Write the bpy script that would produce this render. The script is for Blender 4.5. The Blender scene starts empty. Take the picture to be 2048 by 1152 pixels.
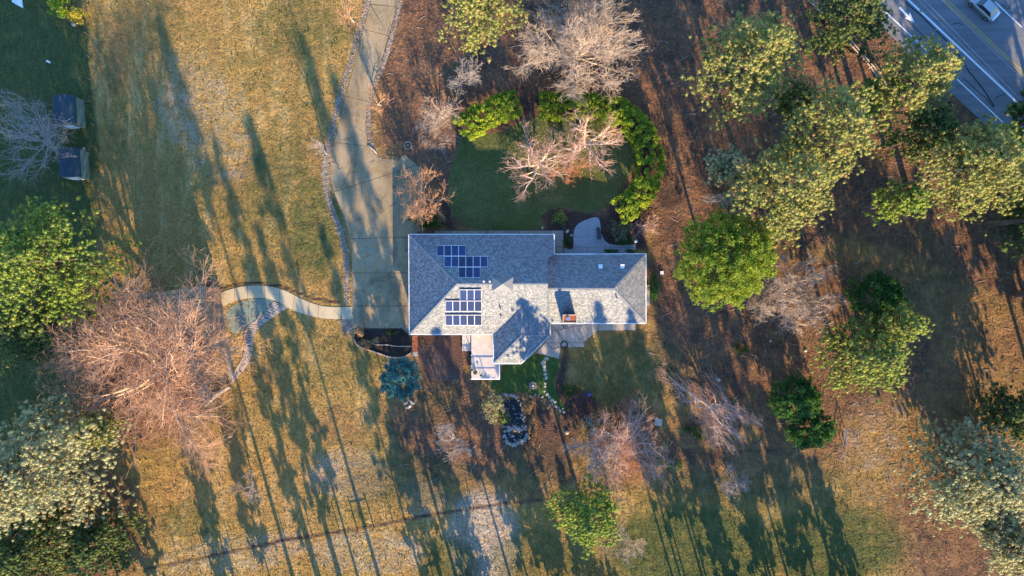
import bpy, bmesh, math, random
import numpy as np
from mathutils import Vector

SC = bpy.context.scene
COL = SC.collection
R = math.radians
rng = np.random.default_rng(7)
random.seed(7)

# ------------------------------------------------------------------ camera, sky, sun, exposure
CAM_H = 100.0                 # drone height, metres
MPP = 0.07                    # metres of ground per photo pixel, straight below
cam = bpy.data.cameras.new('camera')
camo = bpy.data.objects.new('camera', cam)
COL.objects.link(camo)
camo.location = (0, 0, CAM_H)
camo.rotation_euler = (0, 0, 0)
cam.sensor_width = 36
cam.lens = 18.0 / (1024 * MPP / CAM_H)
cam.clip_start = 0.5
cam.clip_end = 6000
SC.camera = camo

SUN_EL, SUN_AZ = R(16.5), R(16.0)     # sun stands south, a little east
w = bpy.data.worlds.new('World')
SC.world = w
w.use_nodes = True
nt = w.node_tree
bg = nt.nodes['Background']
sky = nt.nodes.new('ShaderNodeTexSky')
sky.sky_type = 'NISHITA'
sky.sun_disc = False
sky.sun_elevation = SUN_EL
sky.sun_rotation = math.pi - SUN_AZ
sky.ozone_density = 6.0
sky.dust_density = 0.0
nt.links.new(sky.outputs[0], bg.inputs[0])
bg.inputs[1].default_value = 0.15

sl = bpy.data.lights.new('sun', 'SUN')
sl.energy = 4.0
sl.angle = R(0.5)
sl.color = (1.0, 0.73, 0.41)
so = bpy.data.objects.new('sun', sl)
COL.objects.link(so)
sdir = Vector((-math.sin(SUN_AZ) * math.cos(SUN_EL), math.cos(SUN_AZ) * math.cos(SUN_EL), -math.sin(SUN_EL)))
so.rotation_euler = sdir.to_track_quat('-Z', 'Y').to_euler()
so.location = (40, -140, 60)

SC.view_settings.view_transform = 'Standard'
SC.view_settings.look = 'None'
SC.view_settings.exposure = 2.2
SC.view_settings.gamma = 1
SC.view_settings.use_curve_mapping = False
SC.cycles.max_bounces = 6
SC.cycles.transparent_max_bounces = 8

# ------------------------------------------------------------------ helpers
def W(px, py, z=0.0):
    """photo measurement -> place on the site, for a point at height z"""
    k = MPP * (CAM_H - z) / CAM_H
    return np.array(((px - 1024) * k, (576 - py) * k, z))

def W2(pts, z=0.0):
    return [tuple(W(x, y, z)[:2]) for x, y in pts]

def frm(ox, oy, s):
    return lambda pts: [(ox + x * s, oy + y * s) for x, y in pts]
Z1 = frm(780, 440, 560 / 1897)
Z2 = frm(640, 0, 420 / 1008)
Z3 = frm(860, 140, 500 / 1600)
Z4 = frm(380, 540, 480 / 1728)
Z5 = frm(1700, 0, 348 / 1542)
Z6 = frm(940, 660, 280 / 1344)
Z7 = frm(1080, 420, 260 / 1152)
ZB = frm(660, 620, 200 / 1047)

def link(o, parent=None):
    COL.objects.link(o)
    if parent is not None:
        o.parent = parent
    return o

def tag(o, label=None, cat=None, group=None, kind=None):
    if label: o['label'] = label
    if cat: o['category'] = cat
    if group: o['group'] = group
    if kind: o['kind'] = kind
    return o

def empty(name, loc=(0, 0, 0), rz=0.0):
    o = bpy.data.objects.new(name, None)
    o.location = loc
    o.rotation_euler = (0, 0, rz)
    o.empty_display_size = 0.3
    return link(o)

def mesh_np(name, V, Fs, mat, tint=None, smooth=False, col=None):
    me = bpy.data.meshes.new(name)
    V = np.asarray(V, dtype=np.float32)
    Fs = [np.asarray(F, dtype=np.int32) for F in (Fs if isinstance(Fs, list) else [Fs]) if len(F)]
    me.vertices.add(len(V))
    me.vertices.foreach_set('co', V.ravel())
    li = np.concatenate([F.ravel() for F in Fs])
    tot = np.concatenate([np.full(len(F), F.shape[1], dtype=np.int32) for F in Fs])
    me.loops.add(len(li))
    me.loops.foreach_set('vertex_index', li)
    me.polygons.add(len(tot))
    st = np.concatenate(([0], np.cumsum(tot)[:-1])).astype(np.int32)
    me.polygons.foreach_set('loop_start', st)
    if smooth:
        me.polygons.foreach_set('use_smooth', np.ones(len(tot), dtype=bool))
    if tint is not None:
        a = me.attributes.new('tint', 'FLOAT', 'POINT')
        a.data.foreach_set('value', np.asarray(tint, dtype=np.float32))
    if col is not None:
        a = me.attributes.new('zones', 'FLOAT_COLOR', 'POINT')
        a.data.foreach_set('color', np.asarray(col, dtype=np.float32).ravel())
    me.update(calc_edges=True)
    if mat: me.materials.append(mat)
    return me

def obj(name, me, parent=None, kind=None, loc=None):
    o = bpy.data.objects.new(name, me)
    if loc is not None: o.location = loc
    link(o, parent)
    if kind: o['kind'] = kind
    return o

class MB:
    """collects boxes, prisms and tubes into one mesh"""
    def __init__(s): s.bm = bmesh.new()
    def box(s, c, d, rz=0.0, tilt=None):
        m = bmesh.ops.create_cube(s.bm, size=1.0)['verts']
        for v in m:
            v.co = Vector((v.co.x * d[0], v.co.y * d[1], v.co.z * d[2]))
        if tilt is not None:
            bmesh.ops.rotate(s.bm, verts=m, cent=(0, 0, 0), matrix=tilt)
        if rz:
            from mathutils import Matrix
            bmesh.ops.rotate(s.bm, verts=m, cent=(0, 0, 0), matrix=Matrix.Rotation(rz, 3, 'Z'))
        bmesh.ops.translate(s.bm, verts=m, vec=c)
        return s
    def bar(s, a, b, wd, ht):
        a, b = Vector(a), Vector(b)
        d = b - a
        q = d.to_track_quat('X', 'Z').to_matrix()
        return s.box((a + b) / 2, (d.length, wd, ht), tilt=q)
    def cyl(s, c, r, h, n=16, r2=None):
        m = bmesh.ops.create_cone(s.bm, cap_ends=True, segments=n, radius1=r, radius2=r if r2 is None else r2, depth=h)['verts']
        bmesh.ops.translate(s.bm, verts=m, vec=(c[0], c[1], c[2] + h / 2))
        return s
    def tube(s, pts, r, n=6):
        pts = [Vector(p) for p in pts]
        rings = []
        for i, p in enumerate(pts):
            t = (pts[min(i + 1, len(pts) - 1)] - pts[max(i - 1, 0)]).normalized()
            q = t.to_track_quat('Z', 'Y')
            rr = r[i] if isinstance(r, (list, tuple)) else r
            rings.append([s.bm.verts.new(p + q @ Vector((math.cos(k * 2 * math.pi / n) * rr, math.sin(k * 2 * math.pi / n) * rr, 0))) for k in range(n)])
        for a, b in zip(rings, rings[1:]):
            for k in range(n):
                s.bm.faces.new((a[k], a[(k + 1) % n], b[(k + 1) % n], b[k]))
        s.bm.faces.new(rings[0][::-1]); s.bm.faces.new(rings[-1])
        return s
    def ball(s, c, r, seg=12, sq=(1, 1, 1)):
        m = bmesh.ops.create_uvsphere(s.bm, u_segments=seg, v_segments=max(6, seg // 2), radius=r)['verts']
        for v in m: v.co = Vector((v.co.x * sq[0] + c[0], v.co.y * sq[1] + c[1], v.co.z * sq[2] + c[2]))
        return s
    def prism(s, pts, z0, z1):
        top = [s.bm.verts.new((x, y, z1)) for x, y in pts]
        bot = [s.bm.verts.new((x, y, z0)) for x, y in pts]
        n = len(pts)
        f = [s.bm.faces.new(top), s.bm.faces.new(bot[::-1])]
        for i in range(n):
            f.append(s.bm.faces.new((top[(i + 1) % n], top[i], bot[i], bot[(i + 1) % n])))
        bmesh.ops.recalc_face_normals(s.bm, faces=f)
        return s
    def slope(s, pts3, th):
        top = [s.bm.verts.new(p) for p in pts3]
        bot = [s.bm.verts.new((p[0], p[1], p[2] - th)) for p in pts3]
        n = len(pts3)
        f = [s.bm.faces.new(top), s.bm.faces.new(bot[::-1])]
        for i in range(n):
            f.append(s.bm.faces.new((top[(i + 1) % n], top[i], bot[i], bot[(i + 1) % n])))
        bmesh.ops.recalc_face_normals(s.bm, faces=f)
        return s
    def mesh(s, name, mat, smooth=False, bevel=0.0):
        if bevel:
            bmesh.ops.bevel(s.bm, geom=list(s.bm.edges), offset=bevel, segments=1, affect='EDGES')
        me = bpy.data.meshes.new(name)
        s.bm.to_mesh(me); s.bm.free()
        if smooth:
            for p in me.polygons: p.use_smooth = True
        me.materials.append(mat)
        return me
    def build(s, name, mat, parent=None, kind=None, smooth=False, loc=None, bevel=0.0):
        return obj(name, s.mesh(name, mat, smooth, bevel), parent, kind, loc)

def catmull(pts, closed=True, sub=6):
    P = [np.array(p, float) for p in pts]
    n = len(P); out = []
    rngi = range(n) if closed else range(n - 1)
    for i in rngi:
        p0 = P[(i - 1) % n] if closed or i > 0 else P[0]
        p1, p2 = P[i], P[(i + 1) % n]
        p3 = P[(i + 2) % n] if closed or i + 2 < n else P[-1]
        for k in range(sub):
            t = k / sub
            out.append(tuple(0.5 * (2 * p1 + (p2 - p0) * t + (2 * p0 - 5 * p1 + 4 * p2 - p3) * t * t + (3 * p1 - p0 - 3 * p2 + p3) * t ** 3)))
    if not closed: out.append(tuple(P[-1]))
    return out

def in_poly(X, Y, poly):
    ins = np.zeros(X.shape, bool)
    n = len(poly)
    for i in range(n):
        x1, y1 = poly[i]; x2, y2 = poly[(i + 1) % n]
        if y1 == y2: continue
        c = ((y1 > Y) != (y2 > Y)) & (X < (x2 - x1) * (Y - y1) / (y2 - y1) + x1)
        ins ^= c
    return ins

def dist_line(X, Y, pts):
    d = np.full(X.shape, 1e9)
    for (x1, y1), (x2, y2) in zip(pts, pts[1:]):
        dx, dy = x2 - x1, y2 - y1
        L = dx * dx + dy * dy + 1e-9
        t = np.clip(((X - x1) * dx + (Y - y1) * dy) / L, 0, 1)
        d = np.minimum(d, np.hypot(X - x1 - t * dx, Y - y1 - t * dy))
    return d

def ribbon(pts, wd):
    """outline of a strip of width wd along pts"""
    P = [np.array(p, float) for p in pts]
    l, r = [], []
    for i, p in enumerate(P):
        t = P[min(i + 1, len(P) - 1)] - P[max(i - 1, 0)]
        t /= np.linalg.norm(t) + 1e-9
        n = np.array((-t[1], t[0])) * wd / 2
        l.append(tuple(p + n)); r.append(tuple(p - n))
    return l + r[::-1]

def split_poly(pts, lines, gap=0.05):
    """cut a flat outline along straight joints; returns the pieces' outlines"""
    bms = bmesh.new()
    bms.faces.new([bms.verts.new((x, y, 0)) for x, y in pts])
    for a, b in lines:
        d = Vector((b[0] - a[0], b[1] - a[1], 0)).normalized()
        n = Vector((-d.y, d.x, 0))
        ctr = Vector((a[0], a[1], 0))
        geom = list(bms.verts) + list(bms.edges) + list(bms.faces)
        bmesh.ops.bisect_plane(bms, geom=geom, plane_co=ctr, plane_no=n)
        # open the joint only where it was asked for
        ed = [e for e in bms.edges if all(abs((v.co - ctr).dot(n)) < 1e-4 for v in e.verts) and len(e.link_faces) == 2]
        bmesh.ops.split_edges(bms, edges=ed)
    out = []
    for f in bms.faces:
        c = f.calc_center_median()
        pl = [(v.co.x, v.co.y) for v in f.verts]
        out.append(shrink(pl, gap / 2))
    bms.free()
    return out

def shrink(poly, d):
    n = len(poly)
    A = sum(poly[i][0] * poly[(i + 1) % n][1] - poly[(i + 1) % n][0] * poly[i][1] for i in range(n))
    sg = 1 if A > 0 else -1
    out = []
    for i in range(n):
        p0, p1, p2 = np.array(poly[i - 1]), np.array(poly[i]), np.array(poly[(i + 1) % n])
        e1, e2 = p1 - p0, p2 - p1
        n1 = np.array((-e1[1], e1[0])) / (np.linalg.norm(e1) + 1e-9) * sg
        n2 = np.array((-e2[1], e2[0])) / (np.linalg.norm(e2) + 1e-9) * sg
        b = n1 + n2
        q = max(0.5, float(np.dot(b, b)) / 2)
        out.append(tuple(p1 + b / q * d))
    return out

# ------------------------------------------------------------------ materials
def newmat(name):
    m = bpy.data.materials.new(name)
    m.use_nodes = True
    t = m.node_tree
    return m, t, t.nodes['Principled BSDF']

def nd(t, typ, **kw):
    n = t.nodes.new(typ)
    for k, v in kw.items():
        if k in ('op',): n.operation = v
        elif k == 'ins':
            for kk, vv in v.items():
                if hasattr(vv, 'links'): t.links.new(vv, n.inputs[kk])
                else: n.inputs[kk].default_value = vv
        else: setattr(n, k, v)
    return n

def noise(t, scale, detail=4, rough=0.6, vec=None, dist=0.0):
    n = nd(t, 'ShaderNodeTexNoise', ins={'Scale': scale, 'Detail': detail, 'Roughness': rough, 'Distortion': dist})
    if vec is not None: t.links.new(vec, n.inputs['Vector'])
    return n.outputs['Fac']

def ramp(t, fac, stops, interp='LINEAR'):
    n = nd(t, 'ShaderNodeValToRGB')
    cr = n.color_ramp
    cr.interpolation = interp
    while len(cr.elements) < len(stops): cr.elements.new(0.5)
    for e, (p, c) in zip(cr.elements, stops):
        e.position = p
        e.color = (*c, 1) if not isinstance(c, float) else (c, c, c, 1)
    t.links.new(fac, n.inputs[0])
    return n.outputs[0]

def mix(t, fac, a, b, typ='MIX'):
    n = nd(t, 'ShaderNodeMix', data_type='RGBA', blend_type=typ)
    for s, v in ((0, fac), (6, a), (7, b)):
        if hasattr(v, 'links'): t.links.new(v, n.inputs[s])
        else: n.inputs[s].default_value = v if s == 0 else (*v, 1)
    return n.outputs[2]

def math_(t, op, a, b=0.0):
    n = nd(t, 'ShaderNodeMath', operation=op)
    for s, v in ((0, a), (1, b)):
        if hasattr(v, 'links'): t.links.new(v, n.inputs[s])
        else: n.inputs[s].default_value = v
    return n.outputs[0]

def coords(t, which='Object', scale=None, rot=None):
    n = nd(t, 'ShaderNodeTexCoord')
    o = n.outputs[which]
    if scale is not None or rot is not None:
        mp = nd(t, 'ShaderNodeMapping')
        if scale is not None: mp.inputs['Scale'].default_value = scale
        if rot is not None: mp.inputs['Rotation'].default_value = rot
        t.links.new(o, mp.inputs[0])
        o = mp.outputs[0]
    return o

def world_pos(t, scale=None, rot=None):
    g = nd(t, 'ShaderNodeNewGeometry').outputs['Position']
    if scale is not None or rot is not None:
        mp = nd(t, 'ShaderNodeMapping')
        if scale is not None: mp.inputs['Scale'].default_value = scale
        if rot is not None: mp.inputs['Rotation'].default_value = rot
        t.links.new(g, mp.inputs[0])
        g = mp.outputs[0]
    return g

def bump(t, p, h, strength=0.5, dist=0.1):
    b = nd(t, 'ShaderNodeBump', ins={'Strength': strength, 'Distance': dist})
    t.links.new(h, b.inputs['Height'])
    t.links.new(b.outputs[0], p.inputs['Normal'])

def simple(name, c, rough=0.7, var=0.25, scale=3.0, metal=0.0, bmp=0.0, spec=0.3):
    m, t, p = newmat(name)
    v = world_pos(t)
    n1 = noise(t, scale, 5, 0.65, v)
    n2 = noise(t, scale * 9, 3, 0.6, v)
    f = math_(t, 'ADD', math_(t, 'MULTIPLY', n1, 0.6), math_(t, 'MULTIPLY', n2, 0.4))
    lo = tuple(x * (1 - var) for x in c); hi = tuple(min(1, x * (1 + var)) for x in c)
    t.links.new(ramp(t, f, [(0.3, lo), (0.7, hi)]), p.inputs['Base Color'])
    p.inputs['Roughness'].default_value = rough
    p.inputs['Metallic'].default_value = metal
    p.inputs['Specular IOR Level'].default_value = spec
    if bmp: bump(t, p, n2, bmp, 0.03)
    return m

def leafmat(name, stops, trans=0.5, bright=1.75):
    m, t, p = newmat(name)
    a = nd(t, 'ShaderNodeAttribute', attribute_name='tint').outputs['Fac']
    gi = nd(t, 'ShaderNodeNewGeometry').outputs['Random Per Island']
    f = math_(t, 'ADD', math_(t, 'MULTIPLY', a, 0.75), math_(t, 'MULTIPLY', gi, 0.25))
    c = ramp(t, f, [(q, tuple(x * bright for x in s)) for q, s in stops])
    t.links.new(c, p.inputs['Base Color'])
    p.inputs['Roughness'].default_value = 0.65
    p.inputs['Specular IOR Level'].default_value = 0.15
    tr = nd(t, 'ShaderNodeBsdfTranslucent')
    t.links.new(c, tr.inputs[0])
    mx = nd(t, 'ShaderNodeMixShader', ins={0: trans})
    t.links.new(p.outputs[0], mx.inputs[1])
    t.links.new(tr.outputs[0], mx.inputs[2])
    t.links.new(mx.outputs[0], t.nodes['Material Output'].inputs[0])
    return m

M = {}
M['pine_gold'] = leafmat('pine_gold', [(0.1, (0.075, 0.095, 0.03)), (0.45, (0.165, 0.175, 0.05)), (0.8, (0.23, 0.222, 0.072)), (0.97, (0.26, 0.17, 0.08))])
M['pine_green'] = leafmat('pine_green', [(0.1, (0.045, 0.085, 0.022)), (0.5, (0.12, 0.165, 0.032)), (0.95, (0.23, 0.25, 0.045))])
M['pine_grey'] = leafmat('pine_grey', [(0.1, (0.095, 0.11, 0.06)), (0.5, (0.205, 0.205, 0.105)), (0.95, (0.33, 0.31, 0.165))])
M['pine_dark'] = leafmat('pine_dark', [(0.1, (0.028, 0.05, 0.018)), (0.5, (0.065, 0.095, 0.03)), (0.95, (0.14, 0.155, 0.042))])  # deep green needles; shade of the shaded pines is put into this colour
M['cedar'] = leafmat('cedar', [(0.1, (0.045, 0.10, 0.014)), (0.5, (0.125, 0.165, 0.02)), (0.95, (0.26, 0.265, 0.035))])
M['evergreen'] = leafmat('evergreen', [(0.1, (0.015, 0.045, 0.012)), (0.5, (0.03, 0.08, 0.018)), (0.95, (0.07, 0.13, 0.025))])
M['blue'] = leafmat('blue', [(0.1, (0.018, 0.07, 0.075)), (0.5, (0.045, 0.13, 0.125)), (0.95, (0.10, 0.20, 0.15))])
M['hedge'] = leafmat('hedge', [(0.1, (0.06, 0.115, 0.014)), (0.5, (0.135, 0.19, 0.018)), (0.97, (0.38, 0.37, 0.026))])
M['greyshrub'] = leafmat('greyshrub', [(0.1, (0.05, 0.06, 0.035)), (0.5, (0.12, 0.125, 0.07)), (0.95, (0.22, 0.21, 0.12))])
M['olive'] = leafmat('olive', [(0.1, (0.055, 0.085, 0.02)), (0.5, (0.125, 0.155, 0.035)), (0.95, (0.22, 0.23, 0.055))])
M['tan'] = leafmat('tan', [(0.1, (0.13, 0.08, 0.045)), (0.5, (0.26, 0.17, 0.085)), (0.95, (0.38, 0.27, 0.15))])
M['plum'] = leafmat('plum', [(0.1, (0.05, 0.03, 0.03)), (0.5, (0.10, 0.055, 0.055)), (0.95, (0.16, 0.09, 0.085))])
M['yellow'] = leafmat('yellow', [(0.1, (0.10, 0.12, 0.02)), (0.5, (0.26, 0.22, 0.03)), (0.95, (0.38, 0.28, 0.03))])
M['bark'] = simple('bark', (0.14, 0.095, 0.07), 0.9, 0.4, 4, bmp=0.4)
M['twig_tan'] = simple('twig_tan', (0.40, 0.225, 0.12), 0.9, 0.35, 1.2)
M['twig_bright'] = simple('twig_bright', (0.42, 0.245, 0.15), 0.9, 0.3, 1.2)
M['limb_tan'] = simple('limb_tan', (0.42, 0.32, 0.22), 0.9, 0.3, 1.2)
M['limb_pink'] = simple('limb_pink', (0.52, 0.42, 0.36), 0.9, 0.25, 1.2)
M['twig_grey'] = simple('twig_grey', (0.37, 0.29, 0.225), 0.9, 0.35, 1.2)
M['twig_pink'] = simple('twig_pink', (0.40, 0.255, 0.195), 0.9, 0.3, 1.2)
M['twig_rust'] = simple('twig_rust', (0.38, 0.17, 0.085), 0.9, 0.35, 1.2)
M['twig_pale'] = simple('twig_pale', (0.30, 0.265, 0.24), 0.9, 0.25, 1.2)

def ground_mat():
    m, t, p = newmat('ground')
    v = world_pos(t)
    a = nd(t, 'ShaderNodeAttribute', attribute_name='zones')
    sep = nd(t, 'ShaderNodeSeparateColor')
    t.links.new(a.outputs['Color'], sep.inputs[0])
    big = noise(t, 0.09, 5, 0.6, v, 0.4)
    mid = noise(t, 0.55, 5, 0.65, v, 0.3)
    fine = noise(t, 3.2, 4, 0.7, v)
    grit = noise(t, 9.0, 3, 0.7, v)
    streak = noise(t, 1.0, 4, 0.65, world_pos(t, scale=(2.2, 0.5, 1), rot=(0, 0, R(-35))))
    vor = nd(t, 'ShaderNodeTexVoronoi', ins={'Scale': 3.2, 'Randomness': 1.0})
    t.links.new(v, vor.inputs['Vector'])
    leafc = vor.outputs['Color']
    sepv = nd(t, 'ShaderNodeSeparateColor'); t.links.new(leafc, sepv.inputs[0])
    tex = math_(t, 'ADD', math_(t, 'MULTIPLY', fine, 0.45), math_(t, 'ADD', math_(t, 'MULTIPLY', grit, 0.3), math_(t, 'MULTIPLY', streak, 0.25)))
    gold = ramp(t, tex, [(0.34, (0.09, 0.05, 0.014)), (0.45, (0.225, 0.14, 0.042)), (0.54, (0.36, 0.235, 0.075)), (0.66, (0.50, 0.34, 0.13))])
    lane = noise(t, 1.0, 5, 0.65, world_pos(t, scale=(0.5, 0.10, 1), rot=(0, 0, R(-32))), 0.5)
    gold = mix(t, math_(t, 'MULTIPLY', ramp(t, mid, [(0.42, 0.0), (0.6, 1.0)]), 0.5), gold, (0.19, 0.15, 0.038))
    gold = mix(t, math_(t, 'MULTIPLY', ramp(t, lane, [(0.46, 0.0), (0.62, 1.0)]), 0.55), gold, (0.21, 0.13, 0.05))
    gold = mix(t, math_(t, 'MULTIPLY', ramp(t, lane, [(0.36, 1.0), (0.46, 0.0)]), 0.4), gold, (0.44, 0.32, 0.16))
    gold = mix(t, math_(t, 'MULTIPLY', ramp(t, big, [(0.45, 0.0), (0.62, 1.0)]), 0.35), gold, (0.33, 0.17, 0.06))
    litter = ramp(t, tex, [(0.3, (0.045, 0.027, 0.02)), (0.47, (0.105, 0.062, 0.044)), (0.58, (0.21, 0.108, 0.052)), (0.72, (0.33, 0.18, 0.085))])
    spk = ramp(t, sepv.outputs[0], [(0.86, 0.0), (0.92, 1.0)])
    litter = mix(t, math_(t, 'MULTIPLY', spk, 0.45), litter, (0.32, 0.15, 0.06))
    drift = noise(t, 0.3, 6, 0.68, v, 0.9)
    litter = mix(t, math_(t, 'MULTIPLY', ramp(t, drift, [(0.5, 0.0), (0.64, 1.0)]), 0.65), litter, (0.045, 0.032, 0.028))
    litter = mix(t, math_(t, 'MULTIPLY', ramp(t, drift, [(0.34, 1.0), (0.45, 0.0)]), 0.5), litter, (0.26, 0.145, 0.075))
    green = ramp(t, tex, [(0.3, (0.03, 0.04, 0.016)), (0.48, (0.062, 0.075, 0.026)), (0.6, (0.11, 0.125, 0.04)), (0.72, (0.20, 0.195, 0.07))])
    pale = ramp(t, tex, [(0.3, (0.17, 0.135, 0.10)), (0.48, (0.33, 0.275, 0.21)), (0.6, (0.44, 0.385, 0.31)), (0.72, (0.55, 0.50, 0.42))])
    brk = math_(t, 'SUBTRACT', math_(t, 'ADD', math_(t, 'MULTIPLY', mid, 0.6), math_(t, 'ADD', math_(t, 'MULTIPLY', fine, 0.35), math_(t, 'MULTIPLY', big, 0.25))), 0.6)
    def wgt(ch):
        s = math_(t, 'ADD', ch, math_(t, 'MULTIPLY', brk, 1.5))
        s = math_(t, 'MULTIPLY', s, ramp(t, ch, [(0.0, 0.0), (0.12, 1.0)]))
        return ramp(t, s, [(0.2, 0.0), (0.75, 1.0)])
    c = mix(t, wgt(sep.outputs[1]), gold, litter)
    c = mix(t, wgt(sep.outputs[2]), c, pale)
    c = mix(t, wgt(sep.outputs[0]), c, green)
    dirt_and_shade = ramp(t, tex, [(0.3, (0.03, 0.02, 0.015)), (0.5, (0.065, 0.042, 0.032)), (0.7, (0.12, 0.08, 0.06))])
    c = mix(t, wgt(a.outputs['Alpha']), c, dirt_and_shade)
    t.links.new(c, p.inputs['Base Color'])
    p.inputs['Roughness'].default_value = 0.95
    p.inputs['Specular IOR Level'].default_value = 0.05
    h = math_(t, 'ADD', math_(t, 'MULTIPLY', fine, 0.55), math_(t, 'ADD', math_(t, 'MULTIPLY', grit, 0.22), math_(t, 'MULTIPLY', mid, 1.6)))
    bump(t, p, h, 0.9, 0.36)
    return m
M['ground'] = ground_mat()

def grass_sheet(name, stops, sc=3.0):
    m, t, p = newmat(name)
    v = world_pos(t)
    f = math_(t, 'ADD', math_(t, 'MULTIPLY', noise(t, sc, 4, 0.7, v), 0.5), math_(t, 'MULTIPLY', noise(t, 0.25, 5, 0.6, v), 0.5))
    t.links.new(ramp(t, f, stops), p.inputs['Base Color'])
    p.inputs['Roughness'].default_value = 0.95
    p.inputs['Specular IOR Level'].default_value = 0.05
    bump(t, p, noise(t, sc * 1.5, 3, 0.7, v), 0.5, 0.1)
    return m
M['lawn'] = grass_sheet('lawn', [(0.33, (0.055, 0.072, 0.02)), (0.5, (0.095, 0.105, 0.034)), (0.68, (0.165, 0.16, 0.065))])
M['turf'] = grass_sheet('turf', [(0.33, (0.035, 0.065, 0.02)), (0.5, (0.055, 0.10, 0.025)), (0.68, (0.11, 0.155, 0.035))])
M['teal'] = grass_sheet('teal', [(0.33, (0.12, 0.155, 0.12)), (0.5, (0.18, 0.225, 0.175)), (0.68, (0.25, 0.29, 0.225))], 4)
M['mulch'] = grass_sheet('mulch', [(0.33, (0.018, 0.012, 0.01)), (0.5, (0.035, 0.025, 0.02)), (0.68, (0.07, 0.05, 0.04))], 5)
M['redmulch'] = grass_sheet('redmulch', [(0.33, (0.05, 0.028, 0.02)), (0.5, (0.095, 0.055, 0.042)), (0.68, (0.16, 0.10, 0.075))], 4)
M['gravel_base'] = grass_sheet('gravel_base', [(0.33, (0.10, 0.07, 0.04)), (0.5, (0.20, 0.155, 0.11)), (0.68, (0.34, 0.29, 0.24))], 6)

def concrete(name, c, stain=0.5, weather=0.0):
    m, t, p = newmat(name)
    v = world_pos(t)
    n1 = noise(t, 0.35, 6, 0.7, v, 0.6)
    n2 = noise(t, 2.5, 4, 0.65, v)
    n3 = noise(t, 14, 2, 0.6, v)
    r_ = nd(t, 'ShaderNodeObjectInfo').outputs['Random']
    f = math_(t, 'ADD', math_(t, 'MULTIPLY', n1, 0.5), math_(t, 'ADD', math_(t, 'MULTIPLY', n2, 0.3), math_(t, 'MULTIPLY', n3, 0.2)))
    f = math_(t, 'ADD', f, math_(t, 'MULTIPLY', math_(t, 'SUBTRACT', r_, 0.5), 0.06))
    lo = tuple(x * (1 - stain) for x in c)
    t.links.new(ramp(t, f, [(0.34, lo), (0.5, c), (0.68, tuple(x * 1.22 for x in c))]), p.inputs['Base Color'])
    if weather:
        cb = p.inputs['Base Color'].links[0].from_socket
        st = noise(t, 0.16, 7, 0.72, world_pos(t, scale=(1.6, 0.5, 1), rot=(0, 0, R(8))), 1.2)
        cb = mix(t, math_(t, 'MULTIPLY', ramp(t, st, [(0.46, 0.0), (0.6, 1.0)]), weather), cb, tuple(x * .42 for x in c))
        st2 = noise(t, 0.4, 6, 0.7, v, 2.0)
        cb = mix(t, math_(t, 'MULTIPLY', ramp(t, st2, [(0.52, 0.0), (0.62, 1.0)]), weather * .8), cb, (c[0] * 1.1, c[1] * .92, c[2] * .62))
        vo = nd(t, 'ShaderNodeTexVoronoi', feature='DISTANCE_TO_EDGE', ins={'Scale': 0.22, 'Randomness': 1.0})
        wv = nd(t, 'ShaderNodeVectorMath', operation='ADD')
        nz = nd(t, 'ShaderNodeTexNoise', ins={'Scale': 0.8, 'Detail': 4})
        t.links.new(v, nz.inputs['Vector'])
        t.links.new(v, wv.inputs[0]); t.links.new(nz.outputs['Color'], wv.inputs[1])
        t.links.new(wv.outputs[0], vo.inputs['Vector'])
        ck = math_(t, 'MULTIPLY', ramp(t, vo.outputs['Distance'], [(0.0, 1.0), (0.018, 0.0)]), ramp(t, n1, [(0.5, 0.0), (0.56, 0.75)]))
        cb = mix(t, ck, cb, (0.05, 0.042, 0.035))
        t.links.new(cb, p.inputs['Base Color'])
    p.inputs['Roughness'].default_value = 0.85
    p.inputs['Specular IOR Level'].default_value = 0.2
    bump(t, p, n3, 0.2, 0.02)
    return m
M['drive'] = concrete('drive', (0.28, 0.215, 0.125), 0.5, 0.7)
M['path'] = concrete('path', (0.42, 0.34, 0.21), 0.25)
M['patio'] = concrete('patio', (0.40, 0.34, 0.27), 0.3, 0.3)
M['greypatio'] = concrete('greypatio', (0.27, 0.28, 0.29), 0.2)
M['walk'] = concrete('walk', (0.27, 0.235, 0.19), 0.3, 0.4)
M['joint'] = simple('joint', (0.05, 0.04, 0.032), 0.95)
M['kerb'] = concrete('kerb', (0.34, 0.27, 0.20), 0.3)
M['curb'] = concrete('curb', (0.50, 0.42, 0.33), 0.2)

def asphalt():
    m, t, p = newmat('asphalt')
    v = world_pos(t)
    st = noise(t, 1.0, 4, 0.6, world_pos(t, scale=(0.08, 1.6, 1), rot=(0, 0, R(43.3))))
    n2 = noise(t, 6, 4, 0.7, v)
    n1 = noise(t, 0.3, 4, 0.6, v)
    f = math_(t, 'ADD', math_(t, 'MULTIPLY', st, 0.45), math_(t, 'ADD', math_(t, 'MULTIPLY', n2, 0.25), math_(t, 'MULTIPLY', n1, 0.3)))
    t.links.new(ramp(t, f, [(0.35, (0.085, 0.087, 0.095)), (0.5, (0.125, 0.128, 0.138)), (0.66, (0.17, 0.174, 0.185))]), p.inputs['Base Color'])
    p.inputs['Roughness'].default_value = 0.9
    bump(t, p, noise(t, 20, 2, 0.6, v), 0.3, 0.02)
    return m
M['asphalt'] = asphalt()
M['tar'] = simple('tar', (0.02, 0.02, 0.022), 0.6)
M['roadpaint'] = simple('roadpaint', (0.62, 0.62, 0.62), 0.7, 0.15, 2)
M['roadyellow'] = simple('roadyellow', (0.50, 0.33, 0.05), 0.7, 0.2, 2)

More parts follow.
